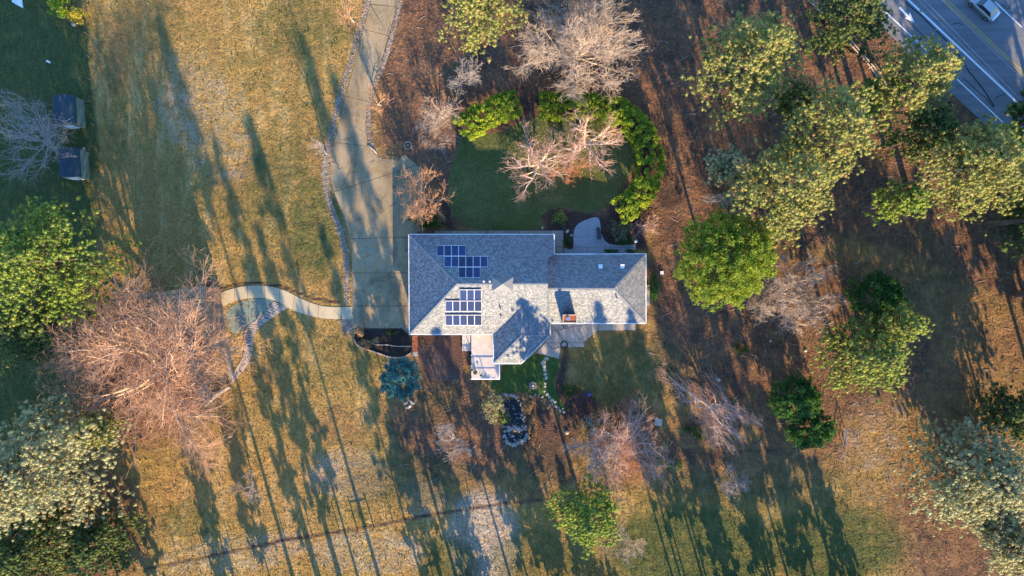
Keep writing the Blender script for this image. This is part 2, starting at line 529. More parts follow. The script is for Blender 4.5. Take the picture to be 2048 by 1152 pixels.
def shingle():
    m, t, p = newmat('shingle')
    v = world_pos(t)
    gi = nd(t, 'ShaderNodeNewGeometry').outputs['Random Per Island']
    n1 = noise(t, 0.5, 4, 0.6, v)
    n2 = noise(t, 9, 3, 0.7, v)
    f = math_(t, 'ADD', math_(t, 'MULTIPLY', gi, 0.55), math_(t, 'ADD', math_(t, 'MULTIPLY', n1, 0.25), math_(t, 'MULTIPLY', n2, 0.2)))
    t.links.new(ramp(t, f, [(0.15, (0.10, 0.112, 0.124)), (0.5, (0.165, 0.177, 0.187)), (0.85, (0.245, 0.257, 0.263))]), p.inputs['Base Color'])
    p.inputs['Roughness'].default_value = 0.92
    p.inputs['Specular IOR Level'].default_value = 0.15
    bump(t, p, n2, 0.4, 0.02)
    return m
M['shingle'] = shingle()
M['ridge'] = simple('ridge', (0.18, 0.192, 0.20), 0.9, 0.3, 5)
M['white'] = simple('white', (0.72, 0.71, 0.69), 0.5, 0.06, 2)
M['wall'] = simple('wall', (0.46, 0.42, 0.36), 0.85, 0.1, 2)
M['brickred'] = simple('brickred', (0.26, 0.09, 0.045), 0.8, 0.35, 5)
M['rust'] = simple('rust', (0.34, 0.10, 0.035), 0.6, 0.35, 3, metal=0.2)
M['metal'] = simple('metal', (0.55, 0.56, 0.58), 0.35, 0.1, 3, metal=0.9)
M['darkmetal'] = simple('darkmetal', (0.05, 0.055, 0.06), 0.5, 0.2, 3, metal=0.4)
M['black'] = simple('black', (0.012, 0.012, 0.012), 0.5)
M['glass'] = simple('glass', (0.02, 0.025, 0.03), 0.06, 0.1, 2, spec=0.6)
M['deck'] = simple('deck', (0.52, 0.46, 0.41), 0.8, 0.22, 1.5)
M['deckgrey'] = simple('deckgrey', (0.42, 0.40, 0.37), 0.8, 0.2, 1.5)
M['wood'] = simple('wood', (0.17, 0.12, 0.085), 0.85, 0.35, 3)
M['wood_pale'] = simple('wood_pale', (0.45, 0.35, 0.25), 0.8, 0.25, 3)
M['stone'] = simple('stone', (0.28, 0.225, 0.17), 0.9, 0.45, 1.3, bmp=0.5)
M['stone_pale'] = simple('stone_pale', (0.42, 0.36, 0.285), 0.9, 0.3, 1.3, bmp=0.5)
M['stone_grey'] = simple('stone_grey', (0.26, 0.245, 0.225), 0.9, 0.4, 1.4, bmp=0.5)
M['stone_dark'] = simple('stone_dark', (0.13, 0.125, 0.12), 0.85, 0.6, 1.6, bmp=0.5)
M['flag'] = simple('flag', (0.38, 0.31, 0.235), 0.9, 0.35, 1.1, bmp=0.4)
M['pebble'] = leafmat('pebble', [(0.0, (0.13, 0.08, 0.045)), (0.45, (0.22, 0.165, 0.115)), (0.95, (0.42, 0.37, 0.31))], 0.0, 1.0)
M['grassblade'] = leafmat('grassblade', [(0.0, (0.045, 0.075, 0.02)), (0.33, (0.12, 0.14, 0.035)), (0.55, (0.26, 0.18, 0.055)), (0.8, (0.42, 0.29, 0.10)), (1.0, (0.54, 0.45, 0.30))], 0.2, 0.85)
M['leaflitter'] = leafmat('leaflitter', [(0.0, (0.06, 0.035, 0.025)), (0.5, (0.20, 0.10, 0.05)), (0.85, (0.40, 0.20, 0.08)), (1.0, (0.5, 0.36, 0.2))], 0.2, 0.8)
M['water'] = simple('water', (0.008, 0.011, 0.012), 0.25, 0.3, 1, spec=0.25)
M['shedroof'] = simple('shedroof', (0.022, 0.042, 0.055), 0.85, 0.35, 4)
M['shedwall'] = simple('shedwall', (0.10, 0.135, 0.105), 0.8, 0.15, 3)
M['barnroof'] = simple('barnroof', (0.33, 0.23, 0.13), 0.9, 0.45, 1.2)
M['barnwall'] = simple('barnwall', (0.25, 0.145, 0.085), 0.9, 0.35, 2)
M['canvas'] = simple('canvas', (0.62, 0.62, 0.66), 0.7, 0.08, 2)
M['carpaint'] = simple('carpaint', (0.42, 0.43, 0.45), 0.28, 0.03, 1, metal=0.6)
M['tyre'] = simple('tyre', (0.02, 0.02, 0.02), 0.85)
M['redlens'] = simple('redlens', (0.25, 0.01, 0.01), 0.2)
M['bluepaint'] = simple('bluepaint', (0.02, 0.09, 0.30), 0.4)
M['terracotta'] = simple('terracotta', (0.30, 0.12, 0.06), 0.8)

def solar():
    m, t, p = newmat('solar_glass')
    v = coords(t, 'UV')
    mp = nd(t, 'ShaderNodeSeparateXYZ'); t.links.new(v, mp.inputs[0])
    def line(o, n, wd):
        fr = math_(t, 'FRACT', math_(t, 'MULTIPLY', o, n))
        return math_(t, 'LESS_THAN', fr, wd)
    g = math_(t, 'MAXIMUM', line(mp.outputs[0], 6.0, 0.10), line(mp.outputs[1], 10.0, 0.10))
    r_ = nd(t, 'ShaderNodeObjectInfo').outputs['Random']
    c0 = ramp(t, r_, [(0.0, (0.009, 0.013, 0.036)), (1.0, (0.012, 0.028, 0.10))])
    t.links.new(mix(t, math_(t, 'MULTIPLY', g, 0.6), c0, (0.14, 0.17, 0.24)), p.inputs['Base Color'])
    p.inputs['Roughness'].default_value = 0.12
    p.inputs['Specular IOR Level'].default_value = 0.5
    return m
M['solar'] = solar()
M['solar'].node_tree.nodes['Principled BSDF'].inputs['Specular IOR Level'].default_value = 0.25

# ------------------------------------------------------------------ GROUND
def axis(lo, hi, step):
    core = np.arange(lo, hi + step, step)
    ext = []
    x = step
    while x < 2500: ext.append(x); x *= 1.5
    ext = np.array(ext)
    return np.concatenate((lo - ext[::-1], core, core[-1] + ext))
GX = axis(-78, 78, 0.38)
GY = axis(-46, 46, 0.38)
def zone_weights(PX, PY):
    Wt = np.zeros(PX.shape + (4,))
    def ell(ch, cx, cy, rx, ry, s, ang=0.0):
        a = R(ang)
        dx, dy = PX - cx, PY - cy
        u = (dx * math.cos(a) + dy * math.sin(a)) / rx
        v = (-dx * math.sin(a) + dy * math.cos(a)) / ry
        d = np.sqrt(u * u + v * v)
        f = np.clip((1.35 - d) / 0.7, 0, 1)
        f = f * f * (3 - 2 * f) * s
        Wt[..., ch] = np.maximum(Wt[..., ch], f)
    def poly(ch, pts, s, soft):
        ins = in_poly(PX, PY, pts)
        d = dist_line(PX, PY, list(pts) + [pts[0]])
        sd = np.where(ins, d, -d)
        f = np.clip(sd / soft * 0.5 + 0.5, 0, 1) * s
        Wt[..., ch] = np.maximum(Wt[..., ch], f)
    def line(ch, pts, wd, s):
        d = dist_line(PX, PY, pts)
        Wt[..., ch] = np.maximum(Wt[..., ch], np.clip(1.3 - d / wd, 0, 1) * s)
    G, L, P, D = 0, 1, 2, 3
    # leaf litter under the trees
    poly(L, [(770, -200), (2300, -200), (2300, 760), (1900, 560), (1700, 480), (1520, 560), (1300, 760), (1290, 470), (830, 470), (800, 330), (750, 300), (740, 200)], 0.95, 50)
    poly(L, [(820, 670), (990, 760), (1130, 780), (1180, 880), (1120, 960), (830, 1000), (760, 860), (800, 760)], 0.9, 60)
    ell(L, 1600, 680, 330, 200, 0.75); ell(L, 1900, 620, 220, 320, 0.55); ell(L, 1500, 900, 240, 110, 0.6)
    ell(L, 1250, 880, 80, 90, 0.6); ell(L, 60, 1050, 260, 160, 0.7); ell(L, 200, 650, 130, 130, 0.35)
    ell(L, 1690, 1000, 120, 100, 0.4); ell(L, 1950, 1050, 200, 160, 0.7); ell(L, 940, 960, 300, 60, 0.5)
    # green
    poly(G, [(-200, -200), (140, -200), (165, 60), (185, 260), (200, 430), (180, 900), (-200, 900)], 0.78, 22)
    ell(L, 90, 60, 60, 90, .5); ell(L, 60, 180, 40, 50, .4); ell(L, 110, 400, 60, 40, .4); ell(L, 130, 120, 25, 60, .4)
    line(G, [(160, 60), (168, 150), (178, 240), (190, 330)], 16, 1.0)
    ell(G, 630, 450, 60, 110, 0.62); ell(G, 560, 380, 80, 120, 0.48); ell(G, 600, 60, 110, 70, 0.45); ell(G, 330, 60, 60, 60, .3); ell(G, 480, 420, 60, 60, .35); ell(G, 600, 250, 60, 70, .3); ell(G, 760, 900, 60, 60, .3); ell(G, 520, 150, 60, 60, .25); ell(G, 230, 250, 30, 120, .3); ell(L, 600, 330, 60, 60, .3); ell(L, 220, 120, 40, 90, .35); ell(L, 480, 330, 60, 90, .25); ell(G, 640, 720, 110, 70, .35); ell(L, 690, 850, 70, 50, .4); ell(G, 1240, 740, 110, 80, 0.5); ell(G, 1330, 720, 90, 60, 0.3)
    ell(G, 1390, 1100, 200, 100, 0.75); ell(G, 1660, 1090, 160, 90, 0.7); ell(G, 1080, 1120, 100, 70, 0.5); ell(G, 900, 1130, 60, 60, 0.6)
    ell(G, 745, 705, 60, 30, 0.45); ell(G, 380, 1040, 70, 40, 0.45); ell(G, 700, 560, 40, 60, 0.3); ell(G, 1420, 1000, 160, 60, 0.45)
    ell(G, 870, 800, 60, 60, 0.35); ell(G, 1720, 1080, 70, 70, 0.6); ell(G, 560, 760, 60, 60, 0.2)
    # pale, frosted straw
    ell(P, 400, 215, 90, 140, 0.30, -20); ell(P, 440, 290, 80, 90, 0.28); ell(P, 965, 1080, 80, 110, 0.6); ell(P, 460, 1110, 170, 45, 0.34, -8)
    ell(P, 740, 1105, 130, 50, 0.36); ell(P, 850, 1000, 60, 45, 0.3, 30); ell(P, 1745, 910, 70, 120, 0.27); ell(G, 1600, 1000, 130, 90, .4); ell(G, 820, 960, 150, 60, .4); ell(G, 1060, 930, 90, 60, .35); ell(G, 700, 1000, 90, 50, .3); ell(L, 1900, 900, 160, 160, .5); ell(G, 1850, 560, 70, 120, .3); ell(P, 700, 950, 90, 60, 0.35)
    ell(P, 880, 260, 60, 50, 0.3); ell(P, 1760, 840, 60, 60, 0.25)
    # bare dark soil: worn fence line, beds; also one patch of painted shade
    line(D, [(290, 1138), (420, 1112), (560, 1082), (720, 1056), (860, 1030), (1000, 1008), (1110, 998)], 5, 0.7)
    line(D, [(1180, 925), (1350, 915), (1440, 905), (1560, 900), (1690, 888)], 4, 0.55)
    line(D, [(435, 578), (475, 568), (520, 566), (570, 574), (620, 595), (680, 606)], 4, 0.9)
    poly(D, [(850, 430), (905, 465), (1110, 465), (1130, 500), (1290, 500), (1300, 440), (1240, 420), (1215, 440), (1180, 420), (1100, 425), (1090, 462), (910, 462), (900, 390)], 0.9, 8)
    line(D, [(920, 250), (1000, 220), (1080, 205), (1200, 215), (1270, 260), (1295, 330), (1270, 400), (1225, 440)], 26, 0.85)
    poly(D, [(1060, 225), (1240, 225), (1260, 300), (1150, 350), (1080, 320)], 0.8, 30)
    poly(D, [(990, 790), (1060, 785), (1150, 850), (1160, 980), (1060, 960), (1060, 900), (990, 890)], 0.55, 20)
    poly(D, [(1128, 690), (1140, 700), (1130, 770), (1160, 830), (1130, 850), (1105, 790)], 0.9, 10)
    poly(D, [(1110, 790), (1180, 775), (1190, 850), (1150, 870)], 0.7, 20)
    ell(D, 1340, 395, 30, 28, 0.7); ell(D, 350, 690, 60, 70, 0.5); ell(L, 270, 740, 150, 170, 0.8); ell(D, 250, 720, 110, 120, 0.35); ell(D, 1380, 910, 70, 18, 0.5)  # first ellipse is a patch of shade put into the ground colour
    line(L, [(1115, 200), (1160, 210)], 20, 1)
    ell(L, 905, 702, 45, 40, 1.0)
    return Wt
gx, gy = np.meshgrid(GX, GY)
ZW = zone_weights(gx / MPP + 1024, 576 - gy / MPP)
nx, ny = len(GX), len(GY)
V = np.stack([gx.ravel(), gy.ravel(), np.zeros(nx * ny)], 1)
ii = (np.arange(ny - 1)[:, None] * nx + np.arange(nx - 1)[None, :]).ravel()
F = np.stack([ii, ii + 1, ii + nx + 1, ii + nx], 1)
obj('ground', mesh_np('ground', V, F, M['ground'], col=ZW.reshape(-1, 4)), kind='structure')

def zone_at(px, py):
    return zone_weights(px, py)

def sheet(name, pts, mat, z=0.004, parent=None, kind='structure'):
    bm = bmesh.new()
    f = bm.faces.new([bm.verts.new((x, y, z)) for x, y in pts])
    if f.normal.z < 0: bmesh.ops.reverse_faces(bm, faces=[f])
    bm.normal_update()
    if f.normal.z < 0: f.normal_flip()
    bmesh.ops.triangulate(bm, faces=list(bm.faces))
    me = bpy.data.meshes.new(name); bm.to_mesh(me); bm.free()
    me.materials.append(mat)
    return obj(name, me, parent, kind)

def wobble(pts, amp, seed=0):
    r = random.Random(seed)
    return [(x + r.uniform(-amp, amp), y + r.uniform(-amp, amp)) for x, y in pts]

# ------------------------------------------------------------------ ROAD
RD = R(-43.3)
rdx, rdy = math.cos(RD), math.sin(RD)
def road_off(xtop):                     # a road line named by where it meets the photo's top edge
    p = W(xtop, 0)
    return p[:2]
def road_line(xtop, wd, a, b, mat, name, parent, z=0.008):
    p = road_off(xtop)
    q = [(p[0] + rdx * s, p[1] + rdy * s) for s in (a, b)]
    return sheet(name, ribbon(q, wd), mat, z, parent, None)
p0, p1 = road_off(1706), road_off(2180)
road = sheet('road', [(p0[0] - rdx * 300, p0[1] - rdy * 300), (p0[0] + rdx * 300, p0[1] + rdy * 300), (p1[0] + rdx * 300, p1[1] + rdy * 300), (p1[0] - rdx * 300, p1[1] - rdy * 300)], M['asphalt'])
road_line(1817, 0.28, -200, 200, M['roadpaint'], 'lane_marking', road)
road_line(1746, 0.16, 2.5, 200, M['roadpaint'], 'lane_marking', road)
road_line(1887, 0.10, -200, 200, M['roadyellow'], 'lane_marking', road)
road_line(1894, 0.10, -200, 200, M['roadyellow'], 'lane_marking', road)
for s in range(-5, 6):
    road_line(1986, 0.15, s * 12 + 0.4, s * 12 + 5.6, M['roadpaint'], 'lane_marking', road)
road_line(2090, 0.15, -200, 200, M['roadpaint'], 'lane_marking', road)
aw = W2(Z5([(432, 70), (447, 60), (522, 138), (530, 108), (572, 200), (484, 160), (508, 152)]))
sheet('arrow_marking', aw, M['roadpaint'], 0.008, road, None)
for k, line in enumerate([[(490, 20), (620, 130), (760, 270), (860, 370)], [(950, 470), (1060, 640), (1180, 790), (1280, 950)], [(1000, 690), (1100, 780), (1210, 880), (1270, 950)], [(480, 150), (600, 270), (680, 350)], [(1290, 880), (1320, 850), (1380, 835)], [(1340, 40), (1390, 75), (1420, 60)], [(905, 215), (960, 205), (1000, 225)]]):
    pts = catmull(W2(Z5(line)), False, 4)
    sheet('tar_seam', ribbon(wobble(pts, 0.05, k), 0.22 if k < 2 else 0.12), M['tar'], 0.0075, road, None)

# ------------------------------------------------------------------ DRIVEWAY, PATHS, PATIOS (slabs with open joints)
def slabs(name, outline, joints, mat, top=0.035, gap=0.07, kind='structure', part='slab'):
    base = sheet(name, outline, M['joint'], 0.004)
    for pl in split_poly(outline, joints, gap):
        MB().prism(pl, 0.006, top + random.uniform(-0.004, 0.004)).build(part, mat, base)
    return base

dleft = [(744, 0), (715, 108), (690, 195), (669, 283), (661, 320), (660, 354), (669, 388), (688, 435), (702, 485), (704, 550), (704, 657)]
dright = [(803, 657), (818, 670), (818, 470), (850, 462), (850, 380), (840, 335), (809, 308), (796, 319), (757, 316), (736, 292), (731, 250), (733, 220), (744, 167), (762, 129), (774, 83), (798, 0)]
dout = W2([(790, -170), (744 - 4, 8)] + dleft[1:] + dright[:-1] + [(797, 4), (850, -170)])
dj = [W2(l) for l in ([(720, 57), (780, 72)], [(690, 192), (740, 204)], [(655, 283), (740, 293)], [(655, 388), (757, 355)], [(700, 546), (830, 546)], [(700, 612), (830, 612)], [(690, 478), (830, 474)], [(740, 8), (800, 14)])]
drive = slabs('driveway', dout, dj, M['drive'])

ptop = Z4([(215, 165), (320, 130), (430, 112), (560, 115), (680, 145), (800, 205), (920, 250), (1020, 265), (1166, 264)])
pbot = Z4([(1166, 355), (1090, 355), (980, 352), (860, 330), (740, 290), (640, 235), (540, 205), (430, 205), (330, 225), (235, 262)])
pout = W2(catmull(ptop, False, 4) + catmull(pbot, False, 4))
pj = [W2(Z4(l)) for l in ([(415, 60), (418, 300)], [(536, 60), (545, 260)], [(765, 100), (735, 330)], [(868, 150), (842, 400)], [(1090, 200), (1090, 420)], [(930, 180), (918, 420)], [(650, 80), (640, 290)], [(318, 80), (326, 290)])]
slabs('footpath', pout, pj, M['path'], 0.05, 0.05)

spo = W2(Z1([(1085, 690), (1085, 790), (990, 900), (1145, 942), (1155, 862), (1205, 856), (1205, 862), (1318, 862), (1320, 822), (1412, 750), (1665, 748), (1665, 690)]))
slabs('south_patio', spo, [W2(Z1(l)) for l in ([(1412, 650), (1412, 800)], [(1130, 745), (1200, 815)], [(1000, 770), (1130, 745)], [(1200, 832), (1320, 832)])], M['patio'], 0.06, 0.06)
nwo = W2(Z1([(300, 72), (1176, 70), (1176, 230), (1090, 230), (1090, 110), (300, 110)]))
slabs('north_walkway', nwo, [W2(Z1(l)) for l in ([(455, 0), (455, 200)], [(663, 0), (663, 200)], [(877, 0), (877, 200)], [(1088, 0), (1088, 300)], [(1000, 182), (1200, 182)])], M['walk'], 0.05, 0.06)
npo = W2(catmull(Z7([(213, 335), (268, 347), (294, 325), (297, 200), (330, 130), (400, 90), (490, 62), (525, 85), (536, 140), (548, 220), (590, 285), (660, 308), (760, 308), (845, 300)]), False, 4) + Z7([(847, 385), (700, 385), (560, 378), (470, 389), (213, 389)]))
slabs('entry_patio', npo, [W2(Z7(l)) for l in ([(200, 238), (620, 238)], [(423, 0), (423, 420)], [(200, 330), (700, 330)], [(620, 250), (620, 420)])], M['greypatio'], 0.05, 0.03)

# lawns, mulch beds and gravel
lawn = catmull(Z3([(215, 430), (165, 520), (130, 640), (120, 780), (140, 900), (200, 985), (300, 1020), (430, 1025), (700, 1018), (715, 940), (780, 890), (900, 890), (1000, 920), (1110, 880), (1230, 760), (1320, 570), (1320, 440), (1230, 380), (1100, 330), (900, 310), (650, 310), (480, 390), (330, 420)]), True, 4)
sheet('lawn', wobble(W2(lawn), 0.18, 1), M['lawn'], 0.006)
turf = catmull(Z6([(300, 470), (320, 330), (500, 320), (640, 225), (850, 280), (835, 420), (800, 520), (850, 640), (925, 770), (840, 735), (720, 660), (600, 625), (540, 600), (440, 600), (320, 605), (215, 575), (210, 485)]), True, 3)
sheet('turf_lawn', wobble(W2(turf), 0.08, 2), M['turf'], 0.006)
teal = Z4([(265, 300), (300, 262), (430, 210), (540, 208), (598, 222), (560, 290), (440, 390), (330, 455), (275, 410), (262, 340)])
sheet('green_gravel', W2(catmull(teal, True, 3)), M['teal'], 0.006)
bedo = catmull(ZB([(250, 305), (290, 370), (380, 410), (540, 465), (640, 495), (760, 495), (852, 450)]), False, 4)
sheet('planting_bed', W2(bedo + ZB([(855, 285), (755, 197), (370, 202), (262, 240)])), M['mulch'], 0.008)
sheet('side_bed', W2([(836, 669), (836, 710), (850, 760), (925, 760), (925, 702), (942, 702), (942, 669)]), M['redmulch'], 0.005)
MB().prism(ribbon(W2(bedo), 0.18), 0, 0.16).build('kerb', M['kerb'], None, 'structure')
MB().prism(ribbon(W2(catmull(ZB([(395, 325), (440, 350), (500, 365), (600, 365), (700, 380), (852, 380)]), False, 4)), 0.13), 0, 0.14).build('kerb', M['kerb'], None, 'structure')
MB().prism(ribbon(W2(ZB([(365, 200), (755, 196), (858, 290)])), 0.14), 0, 0.1).build('kerb', M['joint'], None, 'structure')

gvL = W2([(738, -60), (736, 0), (706, 110), (680, 195), (659, 283), (651, 330), (652, 370), (664, 420), (684, 470), (692, 520), (694, 606)])
gvR = W2([(804, -60), (800, 5), (780, 85), (766, 130), (748, 170), (738, 220), (740, 285), (762, 322), (796, 324)])
sheet('gravel_verge', ribbon(catmull(gvL, False, 3), .75), M['gravel_base'], 0.0045)
sheet('gravel_verge', ribbon(catmull(gvR, False, 3), 0.55), M['gravel_base'], 0.0045)
sheet('gravel_verge', W2(ZB([(122, 98), (205, 98), (245, 240), (200, 235), (130, 175)])), M['gravel_base'], 0.0045)

OCT = np.array([(1, 0, 0), (0, 1, 0), (-1, 0, 0), (0, -1, 0), (0, 0, 1), (0, 0, -1)], float)
OCF = np.array([(0, 1, 4), (1, 2, 4), (2, 3, 4), (3, 0, 4)])
def pebbles(name, pts, smin, smax, mat):
    n = len(pts)
    s = rng.uniform(smin, smax, n)
    ang = rng.uniform(0, 6.28, n)
    v = OCT[None, :5] * s[:, None, None] * rng.uniform(0.6, 1.3, (n, 5, 1)) * np.array((1, 1, 0.6))
    c, sn = np.cos(ang)[:, None], np.sin(ang)[:, None]
    x = v[..., 0] * c - v[..., 1] * sn; y = v[..., 0] * sn + v[..., 1] * c
    v = np.stack([x + pts[:, 0:1], y + pts[:, 1:2], v[..., 2] + pts[:, 2:3]], -1)
    f = OCF[None] + (np.arange(n) * 5)[:, None, None]
    return obj(name, mesh_np(name, v.reshape(-1, 3), f.reshape(-1, 3), mat, tint=np.repeat(rng.random(n), 5)), kind='stuff')
def along(line, wd, n):
    L = np.array(line); seg = np.linalg.norm(np.diff(L, axis=0), axis=1)
    i = rng.choice(len(seg), n, p=seg / seg.sum()); t = rng.random(n)
    p = L[i] * (1 - t)[:, None] + L[i + 1] * t[:, None]
    return np.c_[p + rng.normal(0, wd, (n, 2)), np.full(n, 0.005)]
pebbles('gravel', np.vstack([along(gvL, 0.28, 1700), along(gvR, 0.17, 800), along(W2(ZB([(160, 100), (180, 170), (215, 230)])), 0.5, 260)]), 0.05, 0.13, M['pebble'])

# ------------------------------------------------------------------ HOUSE
ZE, ZR1, ZR2 = 2.9, 5.75, 4.85
def rp(x, y, z):
    q = Z1([(x, y)])[0]
    return tuple(W(q[0], q[1], z))
house = empty('house', (0, 0, 0))
tag(house, 'large single-storey house with grey shingle hip roof carrying solar panels', 'house')
A = dict(nw=rp(130, 100, ZE), sw=rp(135, 773, ZE), ne=rp(1110, 100, ZE), r0=rp(455, 434, ZR1), r1=rp(1070, 434, ZR1))
def on_plane(x, y, p, q, r):
    """place a roof point seen at zoom point (x, y) on the plane pqr"""
    p, q, r = map(np.array, (p, q, r))
    n = np.cross(q - p, r - p)
    z = p[2]
    for _ in range(8):
        g = np.array(rp(x, y, z))
        z = p[2] - ((g[0] - p[0]) * n[0] + (g[1] - p[1]) * n[1]) / n[2]
    return tuple(np.array(rp(x, y, z)))
PN = (A['nw'], A['ne'], A['r1'])
se_eave = rp(1085, 773, ZE)
PS = (A['sw'], se_eave, A['r1'])
def pn(x, y): return on_plane(x, y, *PN)
def ps(x, y): return on_plane(x, y, *PS)
WN = (rp(1110, 232, ZE), rp(1732, 232, ZE), rp(1515, 465, ZR2))
WS = (rp(1085, 699, ZE), rp(1732, 697, ZE), rp(1515, 465, ZR2))
def wn(x, y): return on_plane(x, y, *WN)
def ws(x, y): return on_plane(x, y, *WS)
apx = ps(893, 588)
zap = apx[2]
spt = rp(893, 782, zap)
# keep the two valleys on the main slope, as the photo shows them
slopes = [
    [A['nw'], A['r0'], A['r1'], pn(1070, 262), pn(1110, 235), A['ne']],
    [A['nw'], A['sw'], A['r0']],
    [A['sw'], ps(700, 773), apx, ps(1072, 755), A['r1'], A['r0']],
    [ps(700, 773), rp(705, 970, ZE), spt, apx],
    [rp(705, 970, ZE), rp(890, 970, ZE), spt],
    [rp(890, 970, ZE), rp(1085, 780, ZE), spt],
    [rp(1085, 780, ZE), ps(1072, 755), apx, spt],
    [rp(1110, 234, ZE), wn(1070, 262), wn(1070, 465), rp(1515, 465, ZR2), rp(1731, 232, ZE)],
    [rp(1731, 232, ZE), rp(1515, 465, ZR2), rp(1731, 697, ZE)],
    [rp(1731, 697, ZE), rp(1515, 465, ZR2), ws(1070, 465), rp(1070, 699, ZE)],
]
def shingles(poly3, parent, expo=0.16, wid=0.34):
    P = np.array(poly3)
    nrm = np.zeros(3)
    for i in range(1, len(P) - 1): nrm += np.cross(P[i] - P[0], P[i + 1] - P[0])
    nrm /= np.linalg.norm(nrm)
    if nrm[2] < 0: nrm = -nrm
    h = np.cross((0, 0, 1), nrm); h /= np.linalg.norm(h)          # along the course
    u = np.cross(nrm, h)                                          # up the slope
    o = P[0]
    q = np.stack([(P - o) @ h, (P - o) @ u], 1)
    vs = np.arange(q[:, 1].min() - expo, q[:, 1].max() + expo, expo)
    cs, us = [], []
    for k, v in enumerate(vs):
        x = np.arange(q[:, 0].min() - wid - rng.random() * wid, q[:, 0].max() + wid, wid)
        x = x + rng.uniform(-0.09, 0.09, len(x))
        cs.append(x); us.append(np.full(len(x), v))
    x0 = np.concatenate(cs); v0 = np.concatenate(us)
    # trim each tab to the outline: keep those wholly inside
    ok = np.ones(len(x0), bool)
    for dx, dv in ((0.02, 0.02), (wid - 0.02, 0.02), (0.02, expo), (wid - 0.02, expo)):
        ok &= in_poly(x0 + dx, v0 + dv, [tuple(a) for a in q])
    x0, v0 = x0[ok], v0[ok]
    n = len(x0)
    if n == 0: return
    lift = rng.uniform(0.022, 0.05, n)
    ww = wid - 0.015 - rng.random(n) * 0.03
    def pt(x, v, l): return o + x[:, None] * h + v[:, None] * u + l[:, None] * nrm
    z0 = np.full(n, 0.004)
    a = pt(x0, v0, lift); b = pt(x0 + ww, v0, lift); c = pt(x0 + ww, v0 + expo, z0 + 0.008); d = pt(x0, v0 + expo, z0 + 0.008)
    e = pt(x0, v0, z0); f = pt(x0 + ww, v0, z0)
    VV = np.stack([a, b, c, d, e, f], 1).reshape(-1, 3)
    ix = np.array([(0, 1, 2, 3), (4, 5, 1, 0)])[None] + (np.arange(n) * 6)[:, None, None]
    obj('shingles', mesh_np('shingles', VV, ix.reshape(-1, 4), M['shingle']), parent, kind='stuff')
for s in slopes:
    r_ = MB().slope(s, 0.14).build('roof', M['shingle'], house)
    shingles(s, r_)
def cap(a, b, wd=0.18):
    a, b = Vector(a), Vector(b)
    MB().bar(a + Vector((0, 0, 0.03)), b + Vector((0, 0, 0.03)), wd, 0.09).build('ridge_cap', M['ridge'], house)
for a, b in ((A['nw'], A['r0']), (A['sw'], A['r0']), (A['r0'], A['r1']), (apx, spt), (spt, rp(705, 970, ZE)), (spt, rp(890, 970, ZE)), (spt, rp(1085, 780, ZE)), (rp(1070, 465, ZR2), rp(1515, 465, ZR2)), (rp(1515, 465, ZR2), rp(1731, 232, ZE)), (rp(1515, 465, ZR2), rp(1731, 697, ZE))):
    cap(a, b)
eaves = [rp(130, 98, ZE), rp(1112, 98, ZE), rp(1112, 232, ZE), rp(1734, 230, ZE), rp(1734, 700, ZE), rp(1085, 701, ZE), rp(1086, 780, ZE), rp(890, 973, ZE), rp(703, 973, ZE), rp(698, 775, ZE), rp(132, 775, ZE), rp(128, 98, ZE)]
for a, b in zip(eaves, eaves[1:]):
    a, b = Vector(a) - Vector((0, 0, .09)), Vector(b) - Vector((0, 0, .09))
    MB().bar(a, b, 0.15, 0.16).build('gutter', M['white'], house)
# walls under the eaves
wz = lambda pts: [rp(x, y, ZE)[:2] for x, y in pts]
foot = wz([(158, 128), (1060, 128), (1060, 262), (1704, 262), (1704, 668), (1056, 668), (1056, 765), (877, 940), (732, 940), (732, 744), (158, 744)])
MB().prism(foot, 0.0, ZE - 0.15).build('wall', M['wall'], house)
gw = [A['r1'], pn(1070, 262), ws(1070, 690)]
MB().prism([(rp(1058, 0, 4)[0], A['r1'][1] - 6.2), (rp(1066, 0, 4)[0], A['r1'][1] - 6.2), (rp(1066, 0, 4)[0], A['r1'][1] + 4), (rp(1058, 0, 4)[0], A['r1'][1] + 4)], ZE - 0.3, ZE).build('beam', M['white'], house)
gx0 = rp(1068, 434, ZR1)[0]
bm = MB()
pa, pb, pc = (gx0 - 0.12, A['r1'][1] - 5.2, ZR1 - 0.2 - 5.2 * 0.40), (gx0 - 0.12, A['r1'][1] + 5.0, ZR1 - 0.2 - 5.0 * 0.40), (gx0 - 0.12, A['r1'][1], ZR1 - 0.16)
vs_ = [bm.bm.verts.new(p) for p in (pa, pb, pc)] + [bm.bm.verts.new((p[0] - 0.1, p[1], p[2])) for p in (pa, pb, pc)]
bm.bm.faces.new(vs_[:3]); bm.bm.faces.new(vs_[3:][::-1])
for i in range(3): bm.bm.faces.new((vs_[i], vs_[i + 3], vs_[(i + 1) % 3 + 3], vs_[(i + 1) % 3]))
bmesh.ops.recalc_face_normals(bm.bm, faces=bm.bm.faces)
bm.build('gable_wall', M['white'], house)
# roof lantern: small pyramid cap over the ridge
lc = rp(763, 434, ZR1)
lz = ZR1 + 1.25
b4 = [rp(690, 388, ZR1 - 0.02), rp(836, 388, ZR1 - 0.02), rp(832, 480, ZR1 - 0.02), rp(694, 480, ZR1 - 0.02)]
top = (lc[0], lc[1], lz)
lan = MB()
for i in range(4): lan.slope([b4[i], b4[(i + 1) % 4], top][::-1], 0.06)
lb = MB().prism([((p[0] - lc[0]) * 0.9 + lc[0], (p[1] - lc[1]) * 0.9 + lc[1]) for p in b4], ZR1 - 0.75, ZR1 - 0.05).build('roof_lantern', M['wall'], house)
lo_ = lan.build('lantern_roof', M['shingle'], lb)
